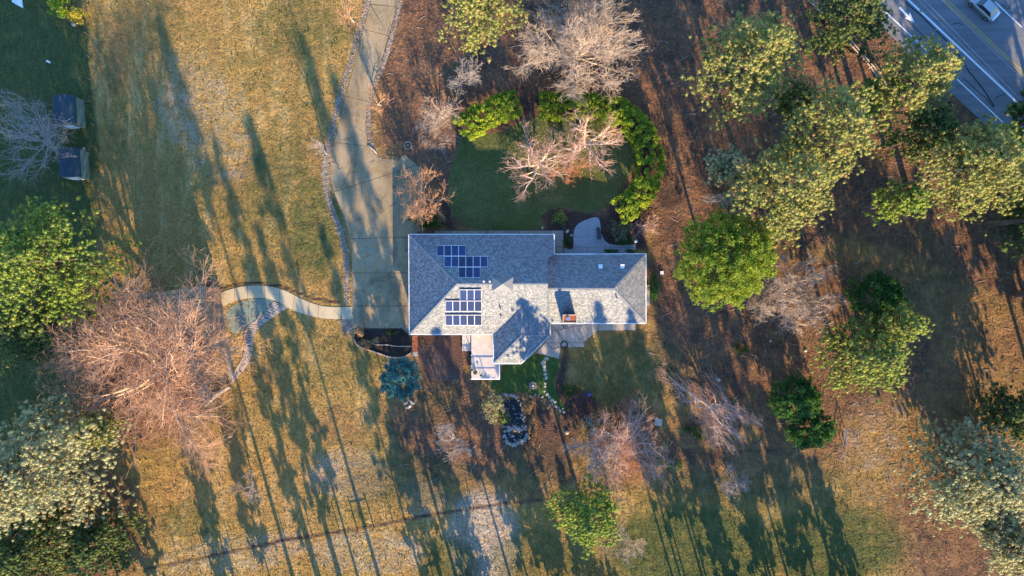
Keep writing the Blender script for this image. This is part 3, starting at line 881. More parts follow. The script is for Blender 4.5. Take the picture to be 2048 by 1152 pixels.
# windows, doors (side views)
def wall_item(name, x, y, d, mat, fr=None):
    c = rp(x, y, 1.5)
    a = MB().box((c[0], c[1], d[3]), d[:3]).build(name, mat, house)
    return a
xw = foot[0][0]
for yy in (7.5, 1.6):
    g_ = MB().box((xw - 0.02, foot[0][1] - 0.0 - yy, 1.15), (0.08, 4.6, 2.2)).build('garage_door', M['white'], house)
    for k in range(3):
        MB().box((xw - 0.07, foot[0][1] - yy, 0.6 + 0.55 * k), (0.03, 4.4, 0.03)).build('panel_joint', M['wall'], g_)
def window(x, y, ax, wdt=1.4):
    d = (wdt, 0.08, 1.2) if ax == 'x' else (0.08, wdt, 1.2)
    f_ = MB().box((x, y, 1.6), (d[0] + 0.14 * (ax == 'x'), d[1], 1.34) if ax == 'x' else (d[0], d[1] + 0.14, 1.34)).build('window', M['white'], house)
    MB().box((x, y, 1.6), (d[0], d[1] + 0.03, d[2]) if ax == 'x' else (d[0] + 0.03, d[1], d[2])).build('pane', M['glass'], f_)
for fx in (0.2, 0.5): window(foot[0][0] * (1 - fx) + foot[9][0] * fx, foot[9][1] - 0.0, 'x')
for fx in (0.25, 0.8): window(foot[4][0] * fx + foot[5][0] * (1 - fx), foot[4][1], 'x', 1.8)
for fx in (0.2, 0.45, 0.7): window(foot[0][0] * (1 - fx) + foot[1][0] * fx, foot[0][1], 'x')
for fy in (0.3, 0.7): window(foot[3][0], foot[3][1] * fy + foot[4][1] * (1 - fy), 'y')
dr_ = MB().box((foot[2][0] + 2.0, foot[2][1], 1.05), (1.0, 0.1, 2.1)).build('door', M['wood'], house)
MB().ball((foot[2][0] + 2.35, foot[2][1] + 0.09, 1.05), 0.05, 8).build('handle', M['metal'], dr_)
# chimney
ch = Z7([(205, 930), (325, 930), (325, 1000), (205, 1000)])
zc = 5.6
cp = [tuple(W(x, y, zc)[:2]) for x, y in ch]
chim = MB().prism(cp, ZE - 0.5, zc).build('chimney', M['brickred'], house)
rim = MB()
for i in range(4):
    a, b = cp[i], cp[(i + 1) % 4]
    rim.bar((a[0], a[1], zc + 0.06), (b[0], b[1], zc + 0.06), 0.1, 0.12)
rim.build('rim', M['curb'], chim)
MB().prism(shrink(cp, 0.07), zc, zc + 0.04).build('chimney_cap', M['rust'], chim)
fl = W(*Z7([(250, 963)])[0], zc)
MB().cyl((fl[0], fl[1], zc + 0.04), 0.17, 0.4, 14).cyl((fl[0], fl[1], zc + 0.44), 0.26, 0.05, 14).build('flue', M['metal'], chim)
# skylights and vents
def roof_box(fn, x, y, sx, sy, ht, name, mat):
    c = fn(x, y)
    q = MB().box((c[0], c[1], c[2] + ht / 2), (sx, sy, ht)).build(name, mat, house)
    return q
for x in (1426, 1573): roof_box(wn, x, 315, 0.55, 0.55, 0.2, 'skylight', M['white'])
for x in (636, 677): roof_box(pn, x, 418, 0.26, 0.2, 0.3, 'roof_vent', M['white'])
for fn, x, y, hh in ((ps, 752, 650, 0.35), (ps, 748, 598, 0.5), (ws, 1535, 527, 0.5)):
    c = fn(x, y); MB().cyl((c[0], c[1], c[2] - 0.05), 0.09, hh, 10).build('vent_pipe', M['darkmetal'], house)
# solar panels
def uv_quad(name, c4, mat, parent):
    me = bpy.data.meshes.new(name)
    me.from_pydata([tuple(p) for p in c4], [], [(0, 1, 2, 3)])
    uv = me.uv_layers.new(name='UVMap')
    for l, q in zip(uv.data, ((0, 0), (1, 0), (1, 1), (0, 1))): l.uv = q
    me.materials.append(mat)
    return obj(name, me, parent)
def panel(fn, x0, x1, y0, y1, lift, tilt=0.0):
    c = [np.array(fn(x, y)) for x, y in ((x0 + .3, y1 - .3), (x1 - .3, y1 - .3), (x1 - .3, y0 + .3), (x0 + .3, y0 + .3))]
    n = np.cross(c[1] - c[0], c[3] - c[0]); n /= np.linalg.norm(n)
    if n[2] < 0: n = -n
    c = [p + n * lift for p in c]
    c[2] = c[2] + (0, 0, tilt); c[3] = c[3] + (0, 0, tilt)
    mb = MB()
    bt = [p - n * 0.05 for p in c]
    vt = [mb.bm.verts.new(p) for p in c]; vb = [mb.bm.verts.new(p) for p in bt]
    ctr = sum(c) / 4
    vi = [mb.bm.verts.new(p + (ctr - p) / np.linalg.norm(ctr - p) * 0.05) for p in c]
    for i in range(4):
        j = (i + 1) % 4
        mb.bm.faces.new((vt[i], vt[j], vi[j], vi[i])); mb.bm.faces.new((vb[i], vb[j], vt[j], vt[i]))
    mb.bm.faces.new(vb[::-1])
    bmesh.ops.recalc_face_normals(mb.bm, faces=mb.bm.faces)
    fr = mb.build('solar_panel', M['white'], house)
    g = [p + (ctr - p) / np.linalg.norm(ctr - p) * 0.05 - n * 0.006 for p in c]
    uv_quad('glass', g, M['solar'], fr)
for fn, x0, n, y0, y1, lf, tl in ((pn, 318, 4, 174, 247, .12, 0), (pn, 367, 6, 247, 321, .12, 0), (pn, 465, 3, 321, 395, .12, 0), (ps, 473, 3, 469, 543, .14, .12), (ps, 377, 5, 545, 617, .14, .12), (ps, 377, 5, 640, 712, .14, .12)):
    for k in range(n): panel(fn, x0 + 49 * k, x0 + 49 * k + 49, y0, y1, lf, tl)

# ------------------------------------------------------------------ DECK
dz = 0.75
dk = lambda pts, z=dz: [W(*p, z)[:2] for p in Z1(pts)]
c_ = dk([(551, 768), (745, 768), (745, 1076), (551, 1076)])
deck = empty('deck', (float(c_[0][0] + c_[1][0]) / 2, float(c_[0][1] + c_[2][1]) / 2, 0))
tag(deck, 'pale timber deck with railing running out from the south wall of the house', 'deck')
dl = np.array(deck.location)
x0, x1, y1, y0 = c_[0][0] - dl[0], c_[1][0] - dl[0], c_[0][1] - dl[1], c_[2][1] - dl[1]
nb = 44
for k in range(nb):
    ya = y0 + (y1 - y0) * k / nb
    MB().box(((x0 + x1) / 2, ya + (y1 - y0) / nb / 2, dz - 0.02 + random.uniform(-.004, .004)), (x1 - x0, (y1 - y0) / nb - 0.012, 0.04)).build('deck_board', M['deck'], deck)
MB().box((0, 0, dz - 0.14), (x1 - x0 - 0.1, y1 - y0 - 0.1, 0.18)).build('deck_frame', M['wood'], deck)
pm = MB().box((0, 0, (dz + 0.95) / 2), (0.09, 0.09, dz + 0.95)).mesh('post', M['white'])
for x, y in [(x0 + .06, y0 + .06), (0, y0 + .06), (x1 - .06, y0 + .06), (x1 - .06, y0 + 2.0), (x0 + .06, y1 - .1), (x0 + .06, 0.2)]:
    obj('post', pm, deck, loc=(x, y, 0))
MB().box(((x0 + x1) / 2, y0 + .06, dz + .95), (x1 - x0, .12, .05)).build('rail', M['white'], deck)
MB().box((x1 - .06, y0 + 1.05, dz + .95), (.12, 1.9, .05)).build('rail', M['white'], deck)
MB().box((x1 - .06, y0 + 1.05, dz + .45), (.04, 1.9, .05)).build('rail', M['white'], deck)
MB().box(((x0 + x1) / 2, y0 + .06, dz + .45), (x1 - x0, .04, .05)).build('rail', M['white'], deck)
steps = empty('deck_steps', tuple(W(*Z1([(520, 830)])[0])))
tag(steps, 'two-level pale wooden steps beside the deck against the house', 'steps')
for k, (ya, yb, zz) in enumerate(((775, 832, .55), (832, 888, .28))):
    q = [W(*p, zz)[:2] - np.array(steps.location[:2]) for p in Z1([(489, ya), (548, yb)])]
    for j in range(4):
        xa = q[0][0] + (q[1][0] - q[0][0]) * j / 4; xb = q[0][0] + (q[1][0] - q[0][0]) * (j + 1) / 4 - 0.015
        MB().box(((xa + xb) / 2, (q[0][1] + q[1][1]) / 2, zz / 2), (xb - xa, abs(q[0][1] - q[1][1]), zz)).build('step_board', M['deckgrey'], steps)
# brick steps between bed and side bed
bs = empty('brick_steps', tuple(W(*ZB([(888, 360)])[0])))
tag(bs, 'narrow dark red brick steps going down beside the planting bed', 'steps')
for k in range(9):
    q = [W(*p)[:2] - np.array(bs.location[:2]) for p in ZB([(862, 268 + 19 * k), (918, 268 + 19 * k + 18)])]
    for j in range(2):
        w_ = (q[1][0] - q[0][0]) / 2
        MB().box((q[0][0] + w_ * (j + .5), (q[0][1] + q[1][1]) / 2, .14 - .01 * k), (w_ - .02, abs(q[1][1] - q[0][1]) - .02, .28 - .02 * k)).build('brick', M['brickred'], bs)
q = W2(ZB([(865, 440), (922, 440), (922, 485), (865, 485)]))
MB().prism([(a - bs.location.x, b - bs.location.y) for a, b in q], 0, .06).build('landing', M['patio'], bs)

# ------------------------------------------------------------------ TREES
ICO_V, ICO_F = None, None
def ico():
    b = bmesh.new(); bmesh.ops.create_icosphere(b, subdivisions=1, radius=1.0)
    b.verts.ensure_lookup_table()
    v = np.array([tuple(x.co) for x in b.verts]); f = np.array([[x.index for x in g.verts] for g in b.faces])
    b.free(); return v, f
ICO_V, ICO_F = ico()
def rot_rand(n):
    q = rng.normal(size=(n, 4)); q /= np.linalg.norm(q, axis=1)[:, None]
    a, b, c, d = q.T
    return np.stack([np.stack([1 - 2 * (c * c + d * d), 2 * (b * c - a * d), 2 * (b * d + a * c)], -1), np.stack([2 * (b * c + a * d), 1 - 2 * (b * b + d * d), 2 * (c * d - a * b)], -1), np.stack([2 * (b * d - a * c), 2 * (c * d + a * b), 1 - 2 * (b * b + c * c)], -1)], 1)

def tuft_variants(nv=10, spikes=16):
    out = []
    for _ in range(nv):
        v = (OCT @ rot_rand(1)[0].T) * rng.uniform(0.5, 0.74, (6, 1))
        f = [(0, 1, 4), (1, 2, 4), (2, 3, 4), (3, 0, 4), (1, 0, 5), (2, 1, 5), (3, 2, 5), (0, 3, 5)]
        vs = [tuple(x) for x in v]
        for _ in range(spikes):
            d = rng.normal(size=3); d /= np.linalg.norm(d)
            s = np.cross(d, rng.normal(size=3)); s /= np.linalg.norm(s)
            L = rng.uniform(0.8, 1.2)
            i = len(vs)
            vs += [tuple(d * 0.4 + s * 0.11), tuple(d * 0.4 - s * 0.11), tuple(d * L)]
            f.append((i, i + 1, i + 2))
        out.append((np.array(vs), np.array(f)))
    return out
TUFTS = tuft_variants()

def tufts(centres, sizes, tints, squash=0.8):
    """needle tufts as one mesh"""
    k = rng.integers(0, len(TUFTS), len(centres))
    Vs, Fs, Ts = [], [], []
    off = 0
    for i, (tv, tf) in enumerate(TUFTS):
        m = k == i
        n = int(m.sum())
        if not n: continue
        a = rng.uniform(0, 6.28, n)
        c, s = np.cos(a), np.sin(a)
        x = tv[None, :, 0] * c[:, None] - tv[None, :, 1] * s[:, None]
        y = tv[None, :, 0] * s[:, None] + tv[None, :, 1] * c[:, None]
        z = np.repeat(tv[None, :, 2], n, 0) * squash
        v = np.stack([x, y, z], -1) * sizes[m][:, None, None] + centres[m][:, None, :]
        Vs.append(v.reshape(-1, 3))
        Fs.append((tf[None] + (np.arange(n) * len(tv))[:, None, None] + off).reshape(-1, 3))
        Ts.append(np.repeat(tints[m], len(tv)))
        off += n * len(tv)
    return np.vstack(Vs), np.vstack(Fs), np.concatenate(Ts)

def prisms(seg, n=3):
    """tapered sticks from (p0, p1, r0, r1) rows"""
    S_ = np.asarray(seg, float)
    p0, p1, r0, r1 = S_[:, :3], S_[:, 3:6], S_[:, 6], S_[:, 7]
    d = p1 - p0; d /= np.linalg.norm(d, axis=1)[:, None] + 1e-9
    ref = np.where(np.abs(d[:, 2:3]) > 0.9, np.array([[1., 0, 0]]), np.array([[0., 0, 1.]]))
    u = np.cross(d, ref); u /= np.linalg.norm(u, axis=1)[:, None]
    v = np.cross(d, u)
    a = np.arange(n) * 2 * math.pi / n
    ring = u[:, None, :] * np.cos(a)[None, :, None] + v[:, None, :] * np.sin(a)[None, :, None]
    A_ = p0[:, None] + ring * r0[:, None, None]; B_ = p1[:, None] + ring * r1[:, None, None]
    VV = np.concatenate([A_, B_], 1).reshape(-1, 3)
    k = np.arange(n); k2 = (k + 1) % n
    f = np.stack([k, k2, k2 + n, k + n], 1)
    FF = (f[None] + (np.arange(len(S_)) * 2 * n)[:, None, None]).reshape(-1, 4)
    return VV, FF

def trunk_mesh(h, r, lean=(0, 0), n=9):
    z = np.linspace(0, 1, 7)
    pts = [(lean[0] * t * t, lean[1] * t * t, h * t) for t in z]
    rr = [r * (1.25 if i == 0 else 1.0) * (1 - 0.8 * t) for i, t in enumerate(z)]
    return pts, rr

def place(cx, cy, zc):
    p = W(cx, cy, zc)
    return (float(p[0]), float(p[1]), 0.0)

def pine(cx, cy, rp_, zt, zl, mat, label, name='pine_tree', cat='tree', group=None, dens=1.0, tk=1.0, ts=0.36, round_=2.2, asp=1.0, ang=0.0, seed=0, bright=0.0):
    global rng
    rng = np.random.default_rng(seed + int(cx * 7 + cy * 13))
    zc = zl + 0.45 * (zt - zl)
    root = empty(name, place(cx, cy, zc)); tag(root, label, cat, group)
    Rr = rp_ * MPP * (CAM_H - zc) / CAM_H
    nbr = int(30 + Rr * 13)
    t = rng.random(nbr) ** 0.8
    az = np.arange(nbr) * 2.39996 + rng.uniform(-.4, .4, nbr)
    ph = rng.uniform(0, 6.28, 4)
    lob = 1 + .13 * np.sin(2 * az + ph[0]) + .11 * np.sin(3 * az + ph[1]) + .08 * np.sin(5 * az + ph[2])
    prof = (1 - t ** round_) * 0.93 + 0.07
    L = Rr * prof * lob * rng.uniform(.72, 1.04, nbr)
    a_ = R(ang)
    hz = zl + (zt - zl) * t
    cs, sz, tn, segs = [], [], [], []
    for i in range(nbr):
        dx, dy = math.cos(az[i]), math.sin(az[i])
        k = max(3, int(L[i] * 5.9 * dens))
        s = 1 - rng.random(k) ** 1.6 * 0.75
        s[0] = 1.0
        jit = rng.normal(0, .10 * L[i] + 0.18, (k, 3)) * np.array((1, 1, .6))
        p = np.stack([dx * L[i] * s, dy * L[i] * s, hz[i] + 0.22 * L[i] * s ** 2 - 0.12 * L[i] * (1 - t[i])], 1) + jit
        cs.append(p)
        sz.append(ts * rng.uniform(.55, 1.35, k) * (0.85 + .15 * s))
        tn.append(np.clip(.45 + .2 * rng.normal(size=k) + .15 * (s - .6) + bright + rng.normal() * .10, 0, 1))
        tip = (dx * L[i] * .9, dy * L[i] * .9, hz[i] + .18 * L[i] - 0.12 * L[i] * (1 - t[i]))
        mid = (dx * L[i] * .5, dy * L[i] * .5, hz[i] + .02 * L[i] - 0.08 * L[i] * (1 - t[i]))
        segs.append((0, 0, hz[i] - .3, *mid, .09, .06)); segs.append((*mid, *tip, .06, .025))
    cs = np.vstack(cs); sz = np.concatenate(sz); tn = np.concatenate(tn)
    def warp(p):
        q = p.copy(); c, s = math.cos(a_), math.sin(a_)
        x, y = q[:, 0].copy(), q[:, 1].copy()
        u, v = x * c + y * s, (-x * s + y * c) * asp
        q[:, 0], q[:, 1] = u * c - v * s, u * s + v * c
        return q
    cs = warp(cs)
    V_, F_, T_ = tufts(cs, sz, tn)
    obj('crown', mesh_np('crown', V_, F_, mat, tint=T_), root, kind='stuff')
    sg = np.array(segs)
    sg[:, :3] = warp(sg[:, :3]); sg[:, 3:6] = warp(sg[:, 3:6])
    pts, rr = trunk_mesh(zt * 0.95, (0.10 + zt * 0.013) * tk)
    MB().tube(pts, rr, 8).build('trunk', M['bark'], root, smooth=True)
    v2, f2 = prisms(sg)
    obj('limbs', mesh_np('limbs', v2, f2, M['bark']), root, kind='stuff')
    return root

def leaf_cloud(pts, nrm, size, asp=0.5, flat=0.5):
    """leaf-shaped quads scattered with rough outward tilt"""
    n = len(pts)
    d = nrm * flat + rng.normal(size=(n, 3)) * (1 - flat)
    d /= np.linalg.norm(d, axis=1)[:, None] + 1e-9
    u = np.cross(d, rng.normal(size=(n, 3))); u /= np.linalg.norm(u, axis=1)[:, None] + 1e-9
    v = np.cross(d, u)
    s = (size * rng.uniform(.6, 1.35, n))[:, None]
    VV = np.stack([pts - u * s, pts - v * s * asp + d * s * .1, pts + u * s, pts + v * s * asp + d * s * .1], 1)
    FF = np.arange(n * 4).reshape(n, 4)
    return VV.reshape(-1, 3), FF

def leafy(name, cx, cy, rx, ry, z0, z1, mat, label, cat, n=900, size=0.16, ang=0.0, clump=None, parts=('foliage', 'stem'), group=None, core=True, seed=1, flat=.45, asp=.5, cone=0.0, lob=.7):
    """shrub or dense tree: clumps of leaves over a lumpy mound, on its stem"""
    global rng
    rng = np.random.default_rng(seed + int(cx * 3 + cy * 11))
    zc = z0 + .5 * (z1 - z0)
    root = empty(name, place(cx, cy, zc)); tag(root, label, cat, group)
    k = MPP * (CAM_H - zc) / CAM_H
    ax, ay, az_ = rx * k, ry * k, (z1 - z0) / 2
    nc = clump or max(12, int(ax * ay * 14))
    rr_ = np.sqrt(rng.random(nc)) * 1.0; th_ = rng.uniform(0, 6.28, nc)
    zt_ = np.sqrt(np.maximum(0, 1 - rr_ ** 2))
    side = rng.random(nc) < .3
    zt_ = np.where(side, rng.uniform(-.7, .5, nc), zt_)
    rr_ = np.where(side, np.sqrt(1 - zt_ ** 2), rr_)
    d = np.stack([rr_ * np.cos(th_), rr_ * np.sin(th_), zt_], 1)
    rad = rng.uniform(.72, 1.04, nc)
    cc = d * rad[:, None]
    cz = rng.uniform(-.15, .15, nc)
    per = max(4, n // nc)
    cl = np.repeat(cc, per, 0)
    dirs = rng.normal(size=(nc * per, 3)); dirs /= np.linalg.norm(dirs, axis=1)[:, None]
    cr = 0.9 / math.sqrt(nc) * 2.1
    p = cl + dirs * cr * rng.uniform(.35, 1.0, (nc * per, 1))
    nin = nc * per // 3
    pin = rng.integers(0, nc * per, nin); p[pin] = d[rng.integers(0, nc, nin)] * rng.uniform(.55, .85, (nin, 1)) + rng.normal(0, .05, (nin, 3))
    if cone: 
        tt = np.clip((p[:, 2:3] + 1) / 2, 0, 1)
        p[:, :2] *= (1 - cone * tt)
    nr = dirs * .7 + np.repeat(d, per, 0) * .5
    an_ = np.arctan2(p[:, 1], p[:, 0]); ph_ = rng.uniform(0, 6.28, 3)
    p[:, :2] *= (1 + lob * (.07 * np.sin(2 * an_ + ph_[0]) + .06 * np.sin(3 * an_ + ph_[1]) + .05 * np.sin(7 * an_ + ph_[2])))[:, None]
    P_ = p * np.array((ax, ay, az_))
    c, s = math.cos(R(ang)), math.sin(R(ang))
    P_ = np.stack([P_[:, 0] * c - P_[:, 1] * s, P_[:, 0] * s + P_[:, 1] * c, P_[:, 2] + zc], 1)
    P_[:, 2] = np.maximum(P_[:, 2], .05)
    V_, F_ = leaf_cloud(P_, nr, size, asp, flat)
    T_ = np.repeat(np.clip(.45 + np.repeat(rng.normal(0, .14, nc), per) + rng.normal(0, .12, nc * per), 0, 1), 4)
    obj(parts[0], mesh_np(parts[0], V_, F_, mat, tint=T_), root, kind='stuff')
    if core:
        h = z0 + (z1 - z0) * .6
        pts, rr = trunk_mesh(h, 0.04 + 0.02 * h)
        MB().tube(pts, rr, 6).build(parts[1], M['bark'], root)
    return root

def bare(cx, cy, rx, ry, ht, label, mat='twig_tan', name='bare_tree', ang=0.0, fork=4, lv=(5, 5, 5, 4), trunk=.22, rad=.2, up=.35, droop=0.0, twig=.016, seed=0, zc=None, cat='tree', low=.2, group=None, wig=.22, pct=1.5, sp=.62):
    """leafless tree: limbs branch over several orders down to fine twigs"""
    rs = np.random.default_rng(seed + int(cx * 5 + cy * 3))
    zc = ht * .6 if zc is None else zc
    root = empty(name, place(cx, cy, zc)); tag(root, label, cat, group)
    segs = []
    def rnd_perp(d):
        v = np.cross(d, rs.normal(size=3)); return v / (np.linalg.norm(v) + 1e-9)
    def branch(p, d, L, r, lev):
        ns = 5 if lev == 1 else (4 if lev <= 2 else 3 if lev == 3 else 2)
        pts = [p]; dd = d
        for i in range(ns):
            g = np.array((0, 0, up if lev <= 2 else up * .5)) - np.array((0, 0, droop * (lev >= 2) * (i + 1) / ns))
            dd = dd + rs.normal(size=3) * wig + g * .35
            dd /= np.linalg.norm(dd)
            q = pts[-1] + dd * L / ns
            q[2] = max(q[2], .15)
            ra = r * (1 - .7 * i / ns); rb = r * (1 - .7 * (i + 1) / ns)
            segs.append((*pts[-1], *q, max(ra, twig * .8), max(rb, twig * .7), lev))
            pts.append(q)
        if lev - 1 < len(lv):
            nch = lv[lev - 1]
            for j in range(nch):
                s = low + (1 - low) * (j + rs.random()) / nch
                i = min(ns - 1, int(s * ns)); f = s * ns - i
                b = pts[i] * (1 - f) + pts[i + 1] * f
                base = pts[i + 1] - pts[i]; base /= np.linalg.norm(base)
                th = rs.uniform(.35, 1.1)
                nd_ = base * math.cos(th) + rnd_perp(base) * math.sin(th)
                branch(b, nd_, L * rs.uniform(.48, .80) * (1.05 - .35 * s), max(r * (1 - .7 * s) * (.74 if lev <= 2 else .6), twig), lev + 1)
    th = trunk * ht
    tp = np.array((0., 0, 0)); td = np.array((0., 0, 1.))
    tip = np.array((rs.normal() * .1, rs.normal() * .1, th))
    segs.append((0, 0, 0, *tip, rad * 1.2, rad, 0))
    for k in range(fork):
        a = 2 * math.pi * (k + rs.uniform(-.3, .3)) / fork
        e = rs.uniform(.35, 1.35)
        d = np.array((math.cos(a) * math.sin(e), math.sin(a) * math.sin(e), math.cos(e)))
        branch(tip - np.array((0, 0, rs.random() * th * .4)), d, (ht - th) * sp, rad * .7, 1)
    S_ = np.array(segs)
    P1 = S_[:, 3:6]
    k_ = MPP * (CAM_H - zc) / CAM_H
    c, s = math.cos(R(ang)), math.sin(R(ang))
    def rot(q, sg=1):
        return np.stack([q[:, 0] * c - sg * q[:, 1] * s, sg * q[:, 0] * s + q[:, 1] * c, q[:, 2]], 1)
    Q = rot(P1, -1)
    lo, hi = np.percentile(Q, pct, 0), np.percentile(Q, 100 - pct, 0)
    sx, sy, sz = 2 * rx * k_ / (hi[0] - lo[0]), 2 * ry * k_ / (hi[1] - lo[1]), ht / S_[:, 5].max()
    off = np.array(((hi[0] + lo[0]) / 2 * sx, (hi[1] + lo[1]) / 2 * sy, 0))
    for a in (0, 3):
        q = rot(S_[:, a:a + 3], -1) * np.array((sx, sy, sz))
        w_ = np.clip(q[:, 2:3] / (ht * .5), 0, 1)
        q = q - off * w_
        S_[:, a:a + 3] = rot(q)
    big = S_[:, 8] <= (2 if rad > .15 else 1)
    lm = M['limb_tan' if mat in ('twig_tan', 'twig_bright') else 'limb_pink' if mat == 'twig_pink' else mat]
    v, f = prisms(S_[big], 6)
    obj('trunk', mesh_np('trunk', v, f, lm, smooth=True), root)
    v, f = prisms(S_[~big], 3)
    obj('twigs', mesh_np('twigs', v, f, M[mat]), root, kind='stuff')
    return root

G, GR, K, DK = M['pine_gold'], M['pine_green'], M['pine_grey'], M['pine_dark']
PINES = [
    (1505, 118, 112, 22, 9, G, 'broad pale yellow-green pine growing north of the cluster, road to its east'),
    (1662, 258, 100, 23, 10, G, 'pale yellow-green pine in the middle of the clump, next to the orange sunlit strip'),
    (1580, 372, 106, 22, 9, G, 'big yellow-green pine of the clump reaching down to the bright green cedar'),
    (1838, 155, 84, 21, 10, G, 'bright golden-green pine overhanging the edge of the road'),
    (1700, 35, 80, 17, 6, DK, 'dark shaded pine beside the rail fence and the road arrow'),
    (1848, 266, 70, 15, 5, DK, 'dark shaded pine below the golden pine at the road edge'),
    (1762, 188, 42, 14, 5, GR, 'small green pine squeezed between the golden road pine and the clump'),
    (1950, 335, 118, 22, 9, G, 'wide yellow-green pine below the road, filling the east edge'),
    (1802, 402, 46, 15, 6, GR, 'dull green pine fringe on the west side of the wide road pine'),
    (2056, 296, 66, 19, 7, GR, 'green pine leaning over the road at the east edge'),
    (955, 2, 88, 20, 8, G, 'yellow-green pine cut by the north edge beside the driveway'),
    (1462, 335, 42, 12, 4, K, 'small grey-green pine at the west foot of the clump'),
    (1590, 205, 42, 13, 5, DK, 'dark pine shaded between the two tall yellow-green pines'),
    (1965, 958, 138, 14, 3, K, 'loose grey-green pine with open crown in the southeast'),
    (2040, 1100, 66, 11, 4, K, 'grey-green pine at the far southeast corner'),
    (1995, 1040, 60, 7, 2, K, 'dull low pine between the two grey-green southeast pines'),
    (62, 945, 158, 20, 6, K, 'huge silvery green pine in the southwest'),
    (95, 525, 138, 19, 7, GR, 'big deep green pine with bright tufts on the west edge'),
    (55, 655, 84, 15, 4, DK, 'dark green pine below the tufted west edge pine'),
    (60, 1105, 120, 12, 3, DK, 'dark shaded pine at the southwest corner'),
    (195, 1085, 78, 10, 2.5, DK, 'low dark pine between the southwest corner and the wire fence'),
    (185, 860, 40, 14, 6, G, 'small yellowish pine between the silvery pine and the great bare tree'),
    (1172, 1035, 70, 13.5, 4, GR, 'round bright green pine standing alone on the southern grass'),
    (1735, 715, 90, 16, 4, M['olive'], 'medium green pine in the southeast field'),
    (1790, 650, 58, 15, 5, M['olive'], 'yellow-green tree pressed against the medium green field pine'),
    (2020, 825, 58, 10, 2, DK, 'dark shaded evergreen at the east edge above the grey-green pine'),
    (2052, 440, 36, 9, 2, DK, 'small dark evergreen on the east edge below the wide road pine'),
]
for i, a in enumerate(PINES):
    pine(*a, seed=i, round_=1.75 if a[5] is K and a[2] > 100 else 2.0, dens=.9 if a[2] > 60 else 1.1, bright=.08 if a[5] is G else .14 if a[5] in (K, M['olive']) else .04)

# cedar and dark evergreens: fine sprays
leafy('cedar_tree', 1448, 520, 99, 96, 2.0, 15.0, M['cedar'], 'dense bright green cedar just east of the house', 'tree', n=34000, size=.19, parts=('crown', 'trunk'), asp=.35, flat=.35, clump=520)
leafy('evergreen_tree', 1748, 592, 50, 50, 1.0, 9.0, M['evergreen'], 'dark green round evergreen north of the medium green pine', 'tree', n=9000, size=.16, parts=('crown', 'trunk'), clump=230)
leafy('evergreen_tree', 1588, 795, 51, 47, 0.6, 7.0, M['evergreen'], 'dark green evergreen, northern one of a touching pair', 'tree', n=9000, size=.16, parts=('crown', 'trunk'), clump=230)
leafy('evergreen_tree', 1620, 858, 47, 40, 0.6, 5.5, M['evergreen'], 'dark green evergreen, southern one of a touching pair', 'tree', n=8000, size=.16, parts=('crown', 'trunk'), clump=150)
leafy('blue_spruce', 801, 757, 41, 42, 0.2, 6.0, M['blue'], 'round blue-green spruce beside the planting bed', 'tree', n=11000, size=.13, parts=('crown', 'trunk'), clump=170, flat=.55, lob=.2)

# leafless trees
bare(256, 735, 178, 186, 17, 'huge tan leafless tree spreading over the barn', 'twig_bright', fork=12, lv=(7, 7, 6, 3), trunk=.3, rad=.46, up=.26, twig=.0145, zc=12, low=.15, wig=.18, pct=3, sp=.8)
bare(1160, 78, 114, 104, 15, 'large greyish leafless tree by the north edge above the hedge', 'twig_grey', fork=10, lv=(7, 6, 6, 3), trunk=.16, rad=.28, up=.2, twig=.018, low=.12, wig=.16)
bare(1078, 320, 64, 70, 9, 'pinkish leafless tree on the oval lawn, west of the pair', 'twig_pink', fork=7, lv=(7, 6, 5), trunk=.12, rad=.22, up=.16, twig=.0165, wig=.10)
bare(1180, 275, 66, 58, 9.5, 'pinkish leafless tree on the oval lawn, east of the pair with thick white limbs', 'twig_pink', fork=7, lv=(7, 6, 5), trunk=.12, rad=.26, up=.16, twig=.0165, wig=.10)
bare(1143, 335, 38, 30, 4, 'low rusty leafless shrub between the two pink lawn trees', 'twig_rust', 'bare_shrub', fork=7, lv=(6, 5, 3), trunk=.08, rad=.08, twig=.018, cat='shrub')
bare(930, 150, 33, 35, 5, 'small pale leafless tree alone in the shade between driveway and hedge', 'twig_pale', fork=6, lv=(6, 5, 3), trunk=.18, rad=.07, twig=.018)
bare(882, 228, 38, 34, 4, 'small leafless tree touching the west tip of the hedge', 'twig_grey', fork=6, lv=(6, 5, 5), trunk=.15, rad=.09, twig=.016)
bare(755, 200, 22, 28, 4.5, 'slim leafless tree at the east edge of the driveway', 'twig_tan', fork=4, lv=(6, 5, 3), trunk=.25, rad=.09, twig=.016)
bare(845, 390, 50, 54, 6, 'bushy tan leafless tree at the corner where driveway meets house', 'twig_tan', fork=7, lv=(6, 6, 6), trunk=.12, rad=.12, twig=.02)
bare(1590, 590, 80, 78, 11, 'greyish leafless tree south-east of the bright cedar', 'twig_grey', fork=8, lv=(6, 6, 6, 3), trunk=.15, rad=.2, up=.25, twig=.017, wig=.16)
bare(1428, 818, 48, 90, 7, 'weeping pinkish leafless tree with long leaning crown', 'twig_pink', ang=-48 + 90, fork=8, lv=(6, 6, 6), trunk=.14, rad=.16, droop=.5, twig=.02)
bare(1262, 898, 82, 84, 9, 'leafless tree with russet twigs beside the beige box', 'twig_pink', fork=7, lv=(6, 6, 5, 2), trunk=.14, rad=.2, up=.2, twig=.016, wig=.13)
bare(1250, 880, 64, 80, 3.5, 'russet leafless thicket under the southern bare tree', 'twig_rust', 'bare_shrub', fork=10, lv=(8, 6, 6), trunk=.06, rad=.07, twig=.016, cat='shrub')
bare(1190, 905, 48, 62, 8, 'grey-violet leafless tree leaning west of the russet one', 'twig_pale', fork=6, lv=(6, 6, 5), trunk=.15, rad=.13, twig=.02)
